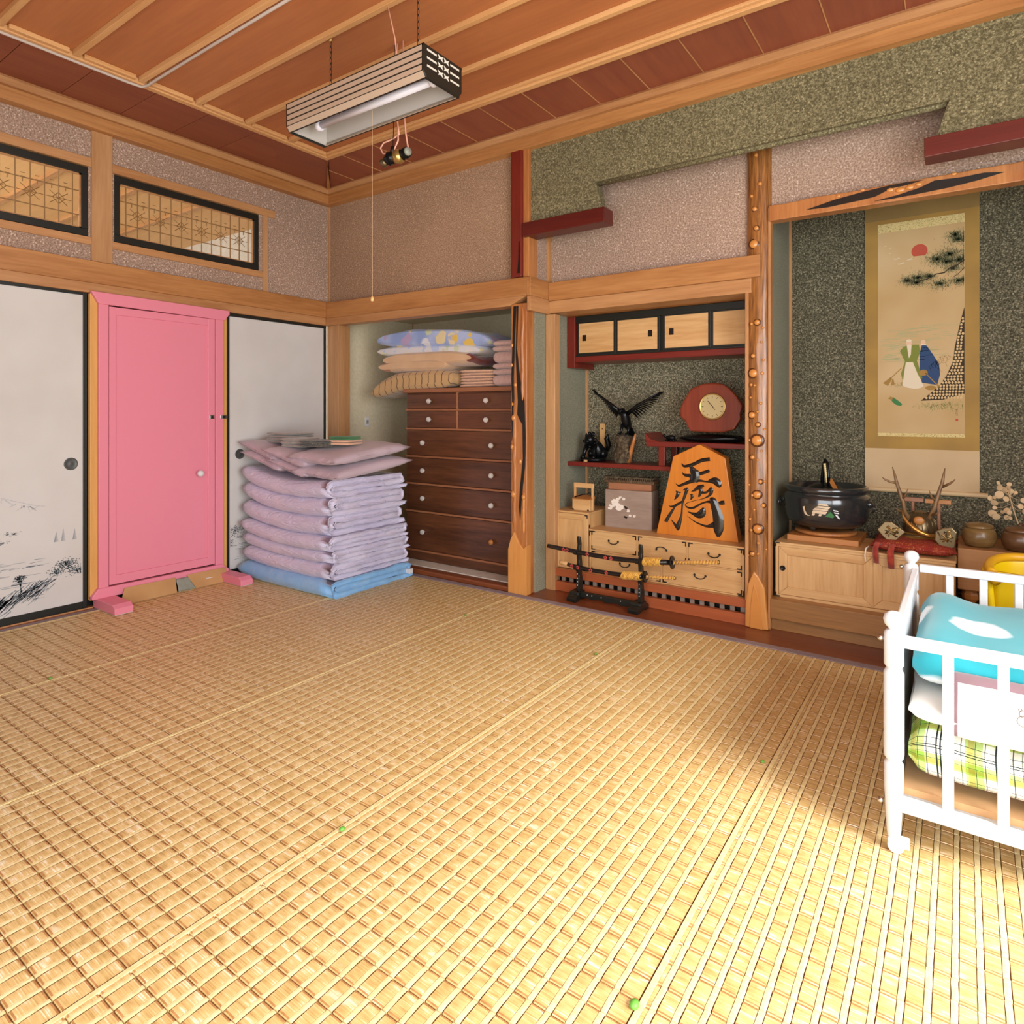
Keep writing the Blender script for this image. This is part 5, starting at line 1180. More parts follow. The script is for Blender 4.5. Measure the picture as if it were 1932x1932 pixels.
def ink(name, polys, mat, z=0.0):
    mb = MB(); y = YS-.0016-z
    for p in polys: mb.add([(a, y, b) for a, b in p], [tuple(range(len(p)))])
    return obj(name, mb, mat, pic)
M['sun_red'] = flat('red_sun_ink', 'b5503e', .9); M['pine_ink'] = flat('pine_green_ink', '4b553c', .9); M['pine_soft'] = flat('soft_green_ink', '8b8a62', .9)
M['bark_pale'] = flat('pale_bark_ink', 'cdb384', .9); M['bark_dark'] = flat('dark_bark_ink', '3c2e20', .9); M['robe_green'] = flat('olive_robe_ink', '77813a', .9)
M['robe_blue'] = flat('blue_robe_ink', '2f4870', .9); M['robe_white'] = flat('white_robe_ink', 'd8ccb4', .9); M['sea_ink'] = flat('sea_green_ink', 'a3a67c', .9)
M['grass_ink'] = flat('grass_green_ink', '8d9055', .9); M['skin_ink'] = flat('pale_figure_ink', 'd9b89a', .9); M['turtle_ink'] = flat('green_turtle_ink', '3f7a48', .9); M['gold_ink'] = flat('gold_brown_ink', '9c7a42', .9)
rng = random.Random(12)
circ = lambda cx, cz, r, n=24, k=1: [(cx+r*math.cos(2*PI*i/n), cz+r*k*math.sin(2*PI*i/n)) for i in range(n)]
sun_p = [p for p in circ(3.795, 1.942, .036, 40) if p[1] > 1.914]
ink('painted_sun', [sun_p], 'sun_red')
cr = []
for (x, z, s) in [(3.692, 1.915, 1), (3.711, 1.886, 1), (3.750, 1.904, 1.1), (3.661, 1.948, .5), (3.639, 1.990, .5), (3.663, 1.976, .5)]:
    cr += [[(x-.018*s, z+.006*s), (x, z), (x+.016*s, z+.010*s), (x+.002*s, z-.003*s)], [(x-.012*s, z-.003*s), (x+.016*s, z+.001*s), (x+.016*s, z-.001*s), (x-.01*s, z-.005*s)]]
ink('painted_crane', cr, 'robe_white')
# sea, waves, shore
sea = []
for k in range(70):
    z = 1.36+.19*(k/70)**1.1; x = rng.uniform(3.61, 3.80+.14*(k/70)); L = rng.uniform(.03, .10); x2 = min(3.985, x+L)
    sea.append([(x, z), (x2, z+.002), (x2, z+.004), (x, z+.0025)])
ink('painted_sea', sea, 'sea_ink')
# pine foliage: many needle tufts
needles, dark = [], []
for (x, z, r) in [(x_, z_, r_*1.35) for x_, z_, r_ in [(3.961, 1.975, .030), (3.927, 1.906, .042), (3.873, 1.885, .034), (3.967, 1.87, .028), (3.914, 1.868, .034), (3.789, 1.800, .034), (3.74, 1.790, .020), (3.886, 1.756, .032), (3.965, 1.764, .026), (3.782, 1.775, .026), (3.941, 1.831, .024), (3.84, 1.80, .018), (3.95, 2.0, .026)]]:
    for k in range(int(r*15000)):
        a = rng.uniform(0, 2*PI); q = r*abs(rng.gauss(0, .6)); px, pz = x+q*math.cos(a)*1.35, z+q*math.sin(a)*.7
        px = min(px, 3.984); an = rng.uniform(.2, 2.9); L = rng.uniform(.008, .017); ex, ez = min(3.987, px+L*math.cos(an)), pz+L*math.sin(an)
        (needles if rng.random() < .55 else dark).append([(px-.0008, pz), (px+.0010, pz), (ex, ez)])
ink('painted_pine', needles, 'pine_soft'); ink('painted_pine', dark, 'pine_ink', .0002)
lim = []
def limb(P_, w0, w1):
    n = len(P_)
    for i in range(n-1):
        a, b = P_[i], P_[i+1]; wa, wb = w0+(w1-w0)*i/(n-1), w0+(w1-w0)*(i+1)/(n-1); lim.append([(a[0], a[1]-wa), (b[0], b[1]-wb), (b[0], b[1]+wb), (a[0], a[1]+wa)])
limb([(3.988, 1.87), (3.955, 1.845), (3.925, 1.835), (3.905, 1.815), (3.87, 1.812), (3.83, 1.79), (3.795, 1.785), (3.76, 1.782), (3.735, 1.792)], .004, .0012)
limb([(3.988, 1.83), (3.96, 1.80), (3.945, 1.79)], .003, .001); limb([(3.80, 1.785), (3.785, 1.768), (3.77, 1.775)], .003, .001)
ink('painted_branch', lim, 'bark_dark', .0003)
# trunk with scaly bark
def tx(z):       # left contour of the trunk
    K = [(1.627, 3.987), (1.584, 3.977), (1.52, 3.964), (1.424, 3.947), (1.359, 3.941), (1.287, 3.914), (1.239, 3.886), (1.20, 3.85), (1.155, 3.80)]
    for (z1, x1), (z2, x2) in zip(K, K[1:]):
        if z2 <= z <= z1: return x2+(x1-x2)*(z-z2)/(z1-z2)
    return 3.985
ink('painted_trunk', [[(tx(z), z) for z in (1.627, 1.584, 1.52, 1.424, 1.359, 1.287, 1.239, 1.20, 1.155)]+[(3.90, 1.16), (3.9885, 1.19), (3.9885, 1.627)]], 'bark_dark')
sc = []
z = 1.17
while z < 1.61:
    x = tx(z)+.006+rng.uniform(0, .006)
    while x < 3.983:
        if z > 1.165+.0: sc.append([(min(x+a*rng.uniform(.75, 1.2), 3.988), z+b*rng.uniform(.8, 1.1)) for a, b in ((-.0055, 0), (-.003, .0065), (.003, .0065), (.0055, 0), (.0025, -.0062), (-.0025, -.0062))])
        x += .0135
    z += .0155
ink('painted_bark', sc, 'bark_pale', .0003)
gr = []
for k in range(420):
    x, z = rng.gauss(3.89, .055), 1.125+rng.gauss(0, .013)
    if rng.random() < .2: x, z = rng.gauss(3.71, .025), rng.gauss(1.238, .006)
    x = max(3.61, min(3.98, x)); gr.append([(x-.001, z), (x+.001, z), (x+rng.uniform(-.004, .004), z+rng.uniform(.004, .012))])
ink('painted_grass', gr, 'grass_ink')
tw = []
def twig(x, z, a, L, k):
    if k == 0: return
    x2, z2 = x+L*math.cos(a), z+L*math.sin(a); tw.append([(x-.0012, z), (x2-.0008, z2), (x2+.0008, z2), (x+.0012, z)])
    for s in (-.6, .55): twig(x2, z2, a+s+rng.uniform(-.3, .3), L*.74, k-1)
twig(3.895, 1.30, 2.2, .022, 6); twig(3.915, 1.33, 1.9, .020, 6)
ink('painted_twig', tw, 'gold_ink')
# the two generic figures, broom, basket and turtle
ink('painted_robe', [[(3.796, 1.405), (3.806, 1.448), (3.826, 1.444), (3.852, 1.400), (3.881, 1.345), (3.885, 1.290), (3.873, 1.236), (3.806, 1.250), (3.796, 1.316)]], 'robe_blue')
ink('painted_robe', [[(3.707, 1.421), (3.722, 1.440), (3.745, 1.452), (3.793, 1.450), (3.798, 1.410), (3.784, 1.367), (3.808, 1.274), (3.789, 1.270), (3.768, 1.317), (3.742, 1.30), (3.722, 1.255), (3.712, 1.300), (3.730, 1.365)]], 'robe_green', .0003)
ink('painted_robe', [[(3.734, 1.360), (3.766, 1.360), (3.786, 1.300), (3.814, 1.232), (3.800, 1.222), (3.775, 1.218), (3.745, 1.224), (3.719, 1.234), (3.726, 1.302)], [(3.738, 1.45), (3.760, 1.452), (3.757, 1.40), (3.748, 1.38)], [(3.80, 1.446), (3.826, 1.446), (3.822, 1.455), (3.802, 1.456)]], 'robe_white', .0005)
ink('painted_head', [circ(3.748, 1.463, .013, 14, 1.2), circ(3.812, 1.462, .011, 14, 1.1)], 'skin_ink', .0006)
ink('painted_head', [circ(3.748, 1.474, .012, 12, .6), circ(3.748, 1.440, .007, 10, 2.0)], 'robe_white', .0007)
ink('painted_basket', [circ(3.812, 1.302, .020, 16, .8)], 'gold_ink', .0008); ink('painted_basket', [circ(3.845, 1.222, .024, 16, .5)], 'gold_ink', .0008)
ink('painted_broom', [[(3.712, 1.330), (3.716, 1.328), (3.666, 1.275), (3.662, 1.277)], [(3.664, 1.282), (3.672, 1.272), (3.652, 1.236), (3.628, 1.252)], [(3.672, 1.272), (3.676, 1.278), (3.684, 1.244), (3.666, 1.238)], [(3.820, 1.30), (3.824, 1.30), (3.886, 1.225), (3.880, 1.222)]], 'gold_ink', .0008)
ink('painted_turtle', [[(3.668, 1.172), (3.676, 1.176), (3.700, 1.156), (3.718, 1.138), (3.712, 1.128), (3.690, 1.134), (3.672, 1.150)]], 'turtle_ink')
ink('painted_turtle', [[(3.652, 1.166), (3.664, 1.180), (3.676, 1.172), (3.668, 1.152), (3.664, 1.164)]], 'gold_ink', .0002)
sg = []
for (x, z, w_, h) in [(3.956, 1.108, .010, .0016), (3.956, 1.100, .012, .0016), (3.956, 1.104, .0016, .012), (3.953, 1.090, .0016, .008), (3.958, 1.088, .0016, .012), (3.957, 1.080, .009, .0016)]: sg.append([(x-w_/2, z-h/2), (x+w_/2, z-h/2), (x+w_/2, z+h/2), (x-w_/2, z+h/2)])
ink('painted_signature', sg, 'bark_dark')
ink('painted_seal', [[(3.951, 1.062), (3.962, 1.062), (3.962, 1.050), (3.951, 1.050)]], 'sun_red')

# long low cabinet, with sliding panelled doors
t = thing('low_cabinet', (3.58, .45, .157), 'long low pale wood cabinet with sliding panel doors under the scroll', 'cabinet')
KY = .232
obj('carcass', bx(3.200, 3.955, KY+.02, .60, .158, .424), 'tansu', t, bevel=.002)
obj('top_board', bx(3.196, 3.958, KY-.002, .60, .424, .436), 'tansu', t, bevel=.003)
obj('end_post', bx(3.200, 3.214, KY, KY+.022, .158, .424), 'tansuZ', t); obj('bottom_rail', bx(3.214, 3.955, KY, KY+.022, .158, .170), 'tansu', t); obj('top_rail', bx(3.214, 3.955, KY, KY+.022, .414, .424), 'tansu', t)
for xa, xb, yo in ((3.215, 3.636, .004), (3.630, 3.953, .010)):
    d = obj('sliding_door', bx(xa, xb, KY+yo+.004, KY+yo+.012, .171, .413), 'tansuZ', t)
    f = .042; za, zb = .171, .413
    for q, (a, b, c, e) in enumerate([(xa, xa+f, za, zb), (xb-f, xb, za, zb), (xa+f, xb-f, zb-f, zb), (xa+f, xb-f, za, za+f)]):
        if q == 0: pts = [(a, c), (b, c+f), (b, e-f), (a, e)]
        elif q == 1: pts = [(b, c), (b, e), (a, e-f), (a, c+f)]
        elif q == 2: pts = [(a, c), (b, c), (b+f, e), (a-f, e)]
        else: pts = [(a-f, c), (b+f, c), (b, e), (a, e)]
        fixn(obj('door_frame', MB().prism(pts, KY+yo-.003, KY+yo+.0045, 'Y'), 'tansuZ' if q < 2 else 'tansu', d, bevel=.003))
    if yo < .005: fixn(obj('finger_pull', MB().lathe([(.0135, 0), (.0135, -.004), (.010, -.004), (.008, -.001), (.001, -.001)], (3.234, KY+yo-.003, .305), 20, 'Y'), 'iron', d, smooth=True))
for (x, z, sx, sz) in [(3.199, .435, 1, -1), (3.199, .159, 1, 1)]: bracket(t, x, z, sx, sz, KY-.001, .022)
# thick display board and round plate under the brazier
o = obj('display_board', bx(3.238, 3.566, .310, .62, .4365, .466), 'knobwood', bevel=.003); tag(o, 'thick square wooden board on the low cabinet under the round plate', 'board')
t = thing('round_plate', (3.395, .47, .466), 'round wooden plate under the dark brazier pot', 'plate')
obj('disc', MB().lathe([(.135, 0), (.145, .006), (.147, .014), (.142, .019), (.10, .0195)], (3.395, .465, .4665), 48), 'pillar', t, smooth=True)
# brazier pot
t = thing('brazier_pot', (3.395, .48, .486), 'wide dark glazed brazier pot with pagoda picture, on the low cabinet', 'pot')
pc = (3.395, .475, 0)
prof = [(.100, .503), (.150, .510), (.182, .528), (.197, .560), (.201, .60), (.204, .63), (.203, .655), (.200, .668), (.186, .672), (.186, .684), (.196, .689), (.197, .712), (.186, .716), (.178, .712), (.176, .68), (.16, .66)]
obj('body', MB().lathe([(r, z) for r, z in prof], pc, 64), 'pot', t, smooth=True)
obj('ash', MB().lathe([(.175, .660), (.12, .672), (.001, .676)], pc, 40), 'potin', t, smooth=True)
for a in (math.radians(250), math.radians(10), math.radians(130)):
    x, y = pc[0]+.115*math.cos(a), pc[1]+.115*math.sin(a)
    obj('foot', MB().tube([(x, y, .525), (x+.01*math.cos(a), y+.01*math.sin(a), .505), (x+.002*math.cos(a), y, .4865)], [.024, .018, .009], 10), 'pot', t, smooth=True)
for s in (-1, 1):
    x = pc[0]+s*.203
    obj('handle_boss', MB().ball((x, pc[1]-.02, .63), .018, 12, 8), 'pot', t, smooth=True)
    obj('ring_handle', MB().tube([(x+s*.012+s*.010*abs(math.sin(a)), pc[1]-.02+.020*math.sin(a), .612+.020*math.cos(a)) for a in [2*PI*i/20 for i in range(21)]], .004, 8), 'pot', t, smooth=True)
# picture on the side: pagoda roofs and rocks, following the curve
def onpot(u, z, d=.0012):   # u: metres along the curve from the front centre
    R = next((a[0]+(b[0]-a[0])*(z-a[1])/(b[1]-a[1]) for a, b in zip(prof, prof[1:]) if a[1] <= z <= b[1]), .204)
    a = math.radians(-85)+u/.2035*1.0
    return (pc[0]+(R+d)*math.cos(a), pc[1]+(R+d)*math.sin(a), z)
def potpatch(polys, mat, nm='painted_scene', d=.0014):
    mb = MB()
    for p in polys: mb.add([onpot(a, b+.022, d+.0016) for a, b in p], [tuple(range(len(p)))])
    return obj(nm, mb, mat, t)
M['pot_cream'] = flat('cream_glaze_picture', 'd6c2a6', .5); M['pot_light'] = flat('pale_glaze_picture', 'd9dde0', .4)
potpatch([[(-.024, .610), (.026, .608), (.018, .618), (-.012, .620)], [(-.034, .597), (.028, .595), (.034, .604), (-.020, .607)], [(-.046, .585), (.020, .583), (.026, .592), (-.036, .595)], [(-.050, .570), (.012, .566), (.020, .580), (-.044, .583)], [(-.052, .556), (-.040, .556), (-.034, .568), (-.048, .568)], [(-.02, .556), (-.008, .556), (-.004, .566), (-.016, .567)]], 'pot_cream')
potpatch([[(-.096, .595), (-.086, .600), (-.083, .578), (-.074, .560), (-.058, .554), (-.072, .552), (-.088, .560)]], 'pot_cream')
potpatch([[(.046, .592), (.066, .588), (.070, .582), (.050, .584)], [(.050, .580), (.072, .577), (.074, .571), (.052, .573)], [(.054, .568), (.066, .566), (.080, .546), (.070, .548)]], 'pot_light')
potpatch([[(.010, .556), (.034, .582), (.052, .560), (.046, .550)]], 'turtle_ink', d=.0016)
# kettle bail handle and ladle standing in the brazier
t = thing('fire_rest', (3.40, .48, .676), 'black arched handle wrapped in straw, standing in the brazier pot', 'handle')
obj('arched_handle', MB().tube([(3.372+.0, .50, .678), (3.374, .497, .76), (3.382, .490, .82), (3.392, .482, .845), (3.402, .474, .830), (3.408, .466, .77), (3.410, .460, .72)], .0085, 10), 'bronze', t, smooth=True)
for k in range(9): obj('straw_wrap', MB().tube([(3.3895+.0016*k-.004, .478-.0012*k, .822-.011*k), (3.3895+.0016*k+.0045, .468-.0012*k, .820-.011*k)], .0070, 8), 'straw_edge', t, smooth=True)
obj('lid', MB().lathe([(.105, .676), (.103, .690), (.06, .712), (.03, .722), (.001, .726)], (3.385, .50, 0), 32), 'bronze', t, smooth=True)
o = obj('wooden_tongs', MB().hexa([(3.44, .41, .700), (3.46, .405, .700), (3.462, .41, .704), (3.442, .415, .704)], [(3.405, .47, .742), (3.425, .465, .742), (3.427, .47, .748), (3.407, .475, .748)]), 'knobwood', bevel=.001); tag(o, 'short wooden slat resting across the brazier rim', 'tongs')

# red brocade cushion and the antlered helmet
o = cushion(3.79, .415, .4365, .345, .37, .062, 0, 0, 0, 'redcloth', 'flat red and gold brocade cushion on the low cabinet', 77, 'brocade_cushion', 'cushion', None, pt=.3)
t = thing('helmet', (3.80, .44, .495), 'antlered ornamental helmet with gilt curved crest on the red cushion', 'helmet')
hy = .43
obj('antler_stem', MB().tube([(3.790, hy+.03, .555), (3.767, hy+.02, .579), (3.751, hy, .610), (3.744, hy, .66), (3.737, hy, .679), (3.724, hy+.005, .723), (3.715, hy+.01, .754), (3.708, hy+.015, .786), (3.697, hy+.02, .826)], [.011, .011, .010, .0095, .010, .008, .0075, .0055, .0015], 10), 'antler', t, smooth=True)
for P_ in ([(3.716, hy+.01, .748), (3.690, hy, .753), (3.668, hy-.005, .763), (3.655, hy-.01, .775)], [(3.740, hy, .676), (3.754, hy-.02, .693), (3.765, hy-.03, .727)], [(3.748, hy, .609), (3.726, hy-.03, .620), (3.715, hy-.045, .632)]):
    obj('tine', MB().tube(P_, [.0065, .0055, .0045, .001][:len(P_)-1]+[.001], 8), 'antler', t, smooth=True)
obj('antler_stem', MB().tube([(3.820, hy+.03, .548), (3.847, hy+.02, .581), (3.86, hy, .613), (3.871, hy, .642), (3.879, hy, .677), (3.892, hy+.005, .728), (3.901, hy+.01, .76), (3.907, hy+.015, .797), (3.912, hy+.02, .83)], [.011, .011, .010, .0095, .010, .008, .0075, .0055, .0015], 10), 'antler', t, smooth=True)
for P_ in ([(3.901, hy+.01, .741), (3.928, hy, .758), (3.942, hy-.005, .770), (3.953, hy-.01, .783)], [(3.876, hy, .674), (3.860, hy-.02, .695), (3.851, hy-.03, .725)], [(3.860, hy, .607), (3.879, hy-.03, .615), (3.892, hy-.045, .632)]):
    obj('tine', MB().tube(P_, [.0065, .0055, .0045, .001][:len(P_)-1]+[.001], 8), 'antler', t, smooth=True)
CR = [(3.742, .628), (3.748, .597), (3.767, .568), (3.792, .547), (3.821, .528), (3.853, .516), (3.881, .513), (3.905, .519)]
obj('gilt_crest', MB().tube([(x, hy-.075+.02*abs(i-3.5)/3.5, z) for i, (x, z) in enumerate(CR)], [.001, .006, .009, .011, .012, .010, .007, .001], 8, True), 'crest', t, smooth=True)
obj('bowl', MB().lathe([(.070, .500), (.072, .530), (.064, .565), (.045, .598), (.020, .615), (.001, .618)], (3.812, hy+.045, 0), 32, 'Z', 1, 1.1), 'helm', t, smooth=True)
for k in range(10):
    a = -PI*k/9; obj('bowl_rib', MB().tube([(3.812+.0735*math.cos(a), hy+.045+.080*math.sin(a), .525), (3.812+.064*math.cos(a), hy+.045+.070*math.sin(a), .570), (3.812+.030*math.cos(a), hy+.045+.034*math.sin(a), .612)], .0022, 6), 'helm', t, smooth=True)
obj('face_plate', MB().ball((3.810, hy-.030, .578), .024, 18, 10, .95, .35, .85), 'knobwood', t, smooth=True)
obj('visor', MB().grid(lambda u, v: (3.812+(.066+.030*v)*math.cos(-PI*u), hy+.035+(.072+.035*v)*math.sin(-PI*u), .520-.030*v), 24, 6), 'crest', t, smooth=True).modifiers.new('th', 'SOLIDIFY').thickness = .004
for k in range(3):
    obj('neck_guard', MB().tube([(3.812+(.080+.006*k)*math.cos(-PI*i/16), hy+.04+(.088+.006*k)*math.sin(-PI*i/16), .500-.009*k+.004) for i in range(17)], .007, 8), 'helm', t, smooth=True)
for (pts, lx) in ((q_, l_) for q_, l_ in (([(3.645, .512), (3.671, .546), (3.696, .548), (3.732, .521), (3.746, .510), (3.729, .492), (3.699, .453), (3.668, .482)], -1), ([(3.881, .525), (3.905, .540), (3.935, .546), (3.952, .527), (3.945, .467), (3.907, .453), (3.879, .490)], 1))):
    mx_, mz_ = sum(p[0] for p in pts)/len(pts), sum(p[1] for p in pts)/len(pts); pts = [(3.98-(3.98-(mx_+(a-mx_)*1.2))*.967, 1.1-(1.1-(mz_+(b-mz_)*1.2))*.967+.004) for a, b in pts]
    pl = fixn(obj('side_plate', MB().prism(pts, .290, .302, 'Y'), 'helm', t, bevel=.004))
    cx = sum(p[0] for p in pts)/len(pts); cz = sum(p[1] for p in pts)/len(pts); rr = random.Random(2+lx)
    for k in range(9): obj('relief', MB().tube([(cx+rr.uniform(-.03, .03),   .288, cz+rr.uniform(-.025, .03)) for _ in range(3)], .0035, 6), 'helm' if k % 2 else 'brass', pl, smooth=True)
for P_ in ([(3.700, hy-.06, .470), (3.672, .27, .474), (3.655, .212, .484), (3.648, .205, .462), (3.648, .208, .428), (3.651, .212, .392)], [(3.735, hy-.06, .475), (3.722, .27, .478), (3.714, .212, .478), (3.708, .205, .450), (3.709, .208, .41), (3.711, .212, .374)]):
    obj('tassel', MB().tube(P_, [.004, .006, .011, .015, .0155, .014], 10, True, .55), 'tassel', t, smooth=True)
obj('white_cord', MB().tube([(3.625, .30, .462), (3.606, .225, .452), (3.603, .218, .42), (3.606, .219, .392)], .003, 6), 'sheet', t, smooth=True)
t = thing('helmet_stand', (3.83, .60, .436), 'plain wooden crossbar stand behind the antlered helmet', 'stand')
obj('crossbar', bx(3.722, 3.822, .560, .578, .648, .668), 'chest_edge', t, bevel=.002); obj('crossbar', bx(3.828, 3.935, .560, .578, .645, .665), 'knobwood', t, bevel=.002)
obj('upright', bx(3.770, 3.784, .562, .576, .437, .648), 'chest_edge', t, bevel=.002); obj('upright', bx(3.878, 3.892, .562, .576, .437, .646), 'chest_edge', t, bevel=.002)

# go board with its bowls and a sprig of dried pods
t = thing('go_board', (4.17, .55, .157), 'thick wooden go board on turned legs beside the low cabinet', 'board game')
obj('block', bx(3.962, 4.40, .362, .735, .286, .474), 'goban', t, bevel=.003)
for (x, y) in ((4.012, .42), (4.35, .42), (4.012, .68), (4.35, .68)):
    fixn(obj('leg', MB().lathe([(.012, .157), (.026, .160), (.033, .175), (.030, .195), (.016, .210), (.013, .214), (.020, .222), (.034, .240), (.037, .258), (.030, .275), (.030, .287)], (x, y, 0), 8), 'knobwood', t))
def gobowl(x, y, mat, lab, k=1):
    t = thing('go_bowl', (x, y, .4745), lab, 'bowl')
    obj('bowl', MB().lathe([(.038*k, 0), (.055*k, .008), (.066*k, .030), (.068*k, .050), (.062*k, .074), (.054*k, .086), (.045, .088)], (x, y, .4745), 40), mat, t, smooth=True)
    obj('lid', MB().lathe([(.055*k, .0865), (.057*k, .090), (.053*k, .100), (.035*k, .108), (.001, .111)], (x, y, .4745), 40), mat, t, smooth=True)
gobowl(4.043, .46, 'bowl', 'lighter brown lidded go stone bowl at the left of the go board')
gobowl(4.190, .44, 'bowldark', 'darker brown lidded go stone bowl, right of the lighter one')
t = thing('dried_pods', (4.19, .60, .475), 'sprig of round dried seed pods behind the go bowls', 'dried flowers')
obj('vase', MB().lathe([(.022, 0), (.030, .02), (.024, .06), (.012, .09), (.014, .10)], (4.20, .60, .475), 20), 'bowldark', t, smooth=True)
obj('stem', MB().tube([(4.20, .60, .55), (4.188, .585, .59), (4.172, .575, .65), (4.158, .565, .71), (4.145, .56, .745)], [.003, .003, .0025, .002, .0015], 6), 'lunaria', t)
LU = [(4.117, .765, .009), (4.123, .741, .014), (4.140, .730, .014), (4.121, .709, .018), (4.146, .692, .013), (4.103, .696, .009), (4.087, .690, .012), (4.102, .671, .015), (4.103, .648, .009), (4.096, .617, .018), (4.110, .604, .016), (4.149, .636, .014), (4.159, .758, .010), (4.165, .726, .012), (4.182, .721, .009), (4.132, .627, .008), (4.158, .630, .010), (4.149, .602, .012), (4.162, .603, .008), (4.155, .744, .010), (4.20, .66, .012), (4.215, .64, .013), (4.21, .69, .012)]
rng = random.Random(8)
for (x, z, r) in LU:
    y = .56+rng.uniform(-.02, .02); obj('twig', MB().tube([(x, y, z), ((x+4.165)/2, .57, (z+min(z, .69))/2), (4.165, .575, min(.70, z+.02))], .0008, 4), 'lunaria', t)
    mb = MB().lathe([(r*.2, -.001), (r, 0), (r*.2, .001)], (0, 0, 0), 14, 'Y'); a, b = rng.uniform(-.7, .7), rng.uniform(-.5, .5)
    R_ = Matrix.Rotation(a, 3, 'Z') @ Matrix.Rotation(b, 3, 'X'); mb.v = [tuple(R_ @ Vector(v)+Vector((x, y, z))) for v in mb.v]
    obj('seed_pod', mb, 'lunaria', t)

# ================================================================ LAMP
LX0, LX1, LY0, LY1, LZ0, LZ1 = 1.502, 2.338, -1.452, -1.230, 2.352, 2.474
t = thing('ceiling_light', (1.92, -1.341, LZ0), 'long slatted black and beige lamp hanging on chains from the ceiling', 'lamp')
yc = (LY0+LY1)/2
obj('top_frame', MB().box(LX0, LX1, LY0, LY0+.006, LZ1-.006, LZ1+.002).box(LX0, LX1, LY1-.006, LY1, LZ1-.006, LZ1+.002), 'black', t)
for s, y in ((1, LY0), (-1, LY1)):
    sp = obj('side_panel', bx(LX0+.004, LX1-.004, min(y, y+s*.004)+.0008*(s > 0), max(y, y+s*.004)-.0008*(s < 0), LZ0+.020, LZ1), 'black', t)
    n = 4; h = (LZ1-LZ0-.020)/n
    for k in range(n-0):
        za = LZ0+.022+k*h*.985; obj('beige_strip', bx(LX0+.010, LX1-.010, y-.0012 if s > 0 else y-.0010, y+.0012 if s < 0 else y+.0010, za+.0030, za+h-.0045), 'lamp_slat', sp)
    # canted lower lip
    fixn(obj('lower_lip', MB().hexa([(LX0+.006, y+s*.016, LZ0), (LX1-.006, y+s*.016, LZ0), (LX1-.006, y+s*.020, LZ0+.002), (LX0+.006, y+s*.020, LZ0+.002)], [(LX0+.006, y+s*.000, LZ0+.021), (LX1-.006, y+s*.000, LZ0+.021), (LX1-.006, y+s*.004, LZ0+.021), (LX0+.006, y+s*.004, LZ0+.021)]), 'lamp_slat', sp))
    obj('edge_line', bx(LX0, LX1, y+s*.016-.002, y+s*.016+.002, LZ0-.0015, LZ0+.0015), 'iron', sp)
for s, x in ((1, LX0), (-1, LX1)):
    pts = [(LY0, LZ0+.022), (LY0+.018, LZ0-.001), (LY1-.018, LZ0-.001), (LY1, LZ0+.022), (LY1, LZ1+.002), (LY0, LZ1+.002)]
    ep = fixn(obj('end_panel', MB().prism(pts, min(x, x+s*.012), max(x, x+s*.012), 'X'), 'black', t, bevel=.002))
    for k in range(3):
        z = LZ0+.046+k*.030; xo = x-s*.0015
        for ya, yb in ((LY0+.018, yc-.040), (yc+.040, LY1-.018)): obj('ornament_bar', bx(min(xo, x), max(xo, x), ya, yb, z-.0035, z+.0035), 'silverbar', ep)
        for q in (-1, 1):
            w2 = .030; zz = z
            fixn(obj('ornament_bow', MB().prism([(yc+q*.017-w2/2, zz+.010), (yc+q*.017, zz+.004), (yc+q*.017+w2/2, zz+.010), (yc+q*.017+w2/2-.006, zz), (yc+q*.017+w2/2, zz-.010), (yc+q*.017, zz-.004), (yc+q*.017-w2/2, zz-.010), (yc+q*.017-w2/2+.006, zz)], min(xo, x), max(xo, x), 'X'), 'silverbar', ep))
obj('reflector', MB().box(LX0+.012, LX1-.012, LY0+.006, LY1-.006, LZ1-.030, LZ1-.020), 'lamp_in', t)
obj('inner_side', bx(LX0+.012, LX1-.012, LY1-.012, LY1-.006, LZ0+.020, LZ1-.03), 'lamp_in', t); obj('inner_side', bx(LX0+.012, LX1-.012, LY0+.006, LY0+.010, LZ0+.020, LZ1-.03), 'lamp_in', t)
obj('inner_end', bx(LX0+.012, LX0+.016, LY0+.010, LY1-.012, LZ0+.006, LZ1-.03), 'lamp_in', t)
fixn(obj('ballast_cover', MB().prism([(yc-.050, LZ1-.030), (yc-.034, LZ1-.060), (yc+.034, LZ1-.060), (yc+.050, LZ1-.030)], LX0+.10, LX1-.03, 'X'), 'tube', t))
obj('tube', MB().tube([(LX0+.120, yc-.01, LZ0+.036), (LX1-.06, yc-.01, LZ0+.036)], .0155, 18), 'tube', t, smooth=True)
for x in (LX0+.105, LX1-.045):
    obj('tube_holder', bx(x-.012, x+.012, yc-.026, yc+.006, LZ0+.030, LZ1-.060), 'tube', t, bevel=.004)
    fixn(obj('lamp_socket', MB().lathe([(.020, -.010), (.024, -.004), (.024, .008), (.018, .014)], (x, yc-.01, LZ0+.036), 16, 'X'), 'tube', t, smooth=True))
def chain(x, y, z0, z1, name='chain'):
    L = .030; n = max(2, int((z1-z0)/(L*.82))); st = (z1-z0)/n
    c = obj(name, MB().tube([(x, y, z0), (x, y, z0+.001)], .001, 4), 'iron', t)
    for k in range(n):
        zc = z0+st*(k+.5); d = (k % 2); q = .0048
        pts = [(x+(q*math.cos(a) if d else 0), y+(0 if d else q*math.cos(a)), zc+L*.54*math.sin(a)) for a in [2*PI*i/10 for i in range(11)]]
        obj('chain_link', MB().tube(pts, .0014, 5, False), 'iron', c)
for x in (1.672, 2.205):
    chain(x, yc, LZ1-.02, ZC-.03); obj('ceiling_hook', MB().ball((x, yc, ZC-.026), .009, 10, 6), 'brass', t, smooth=True)
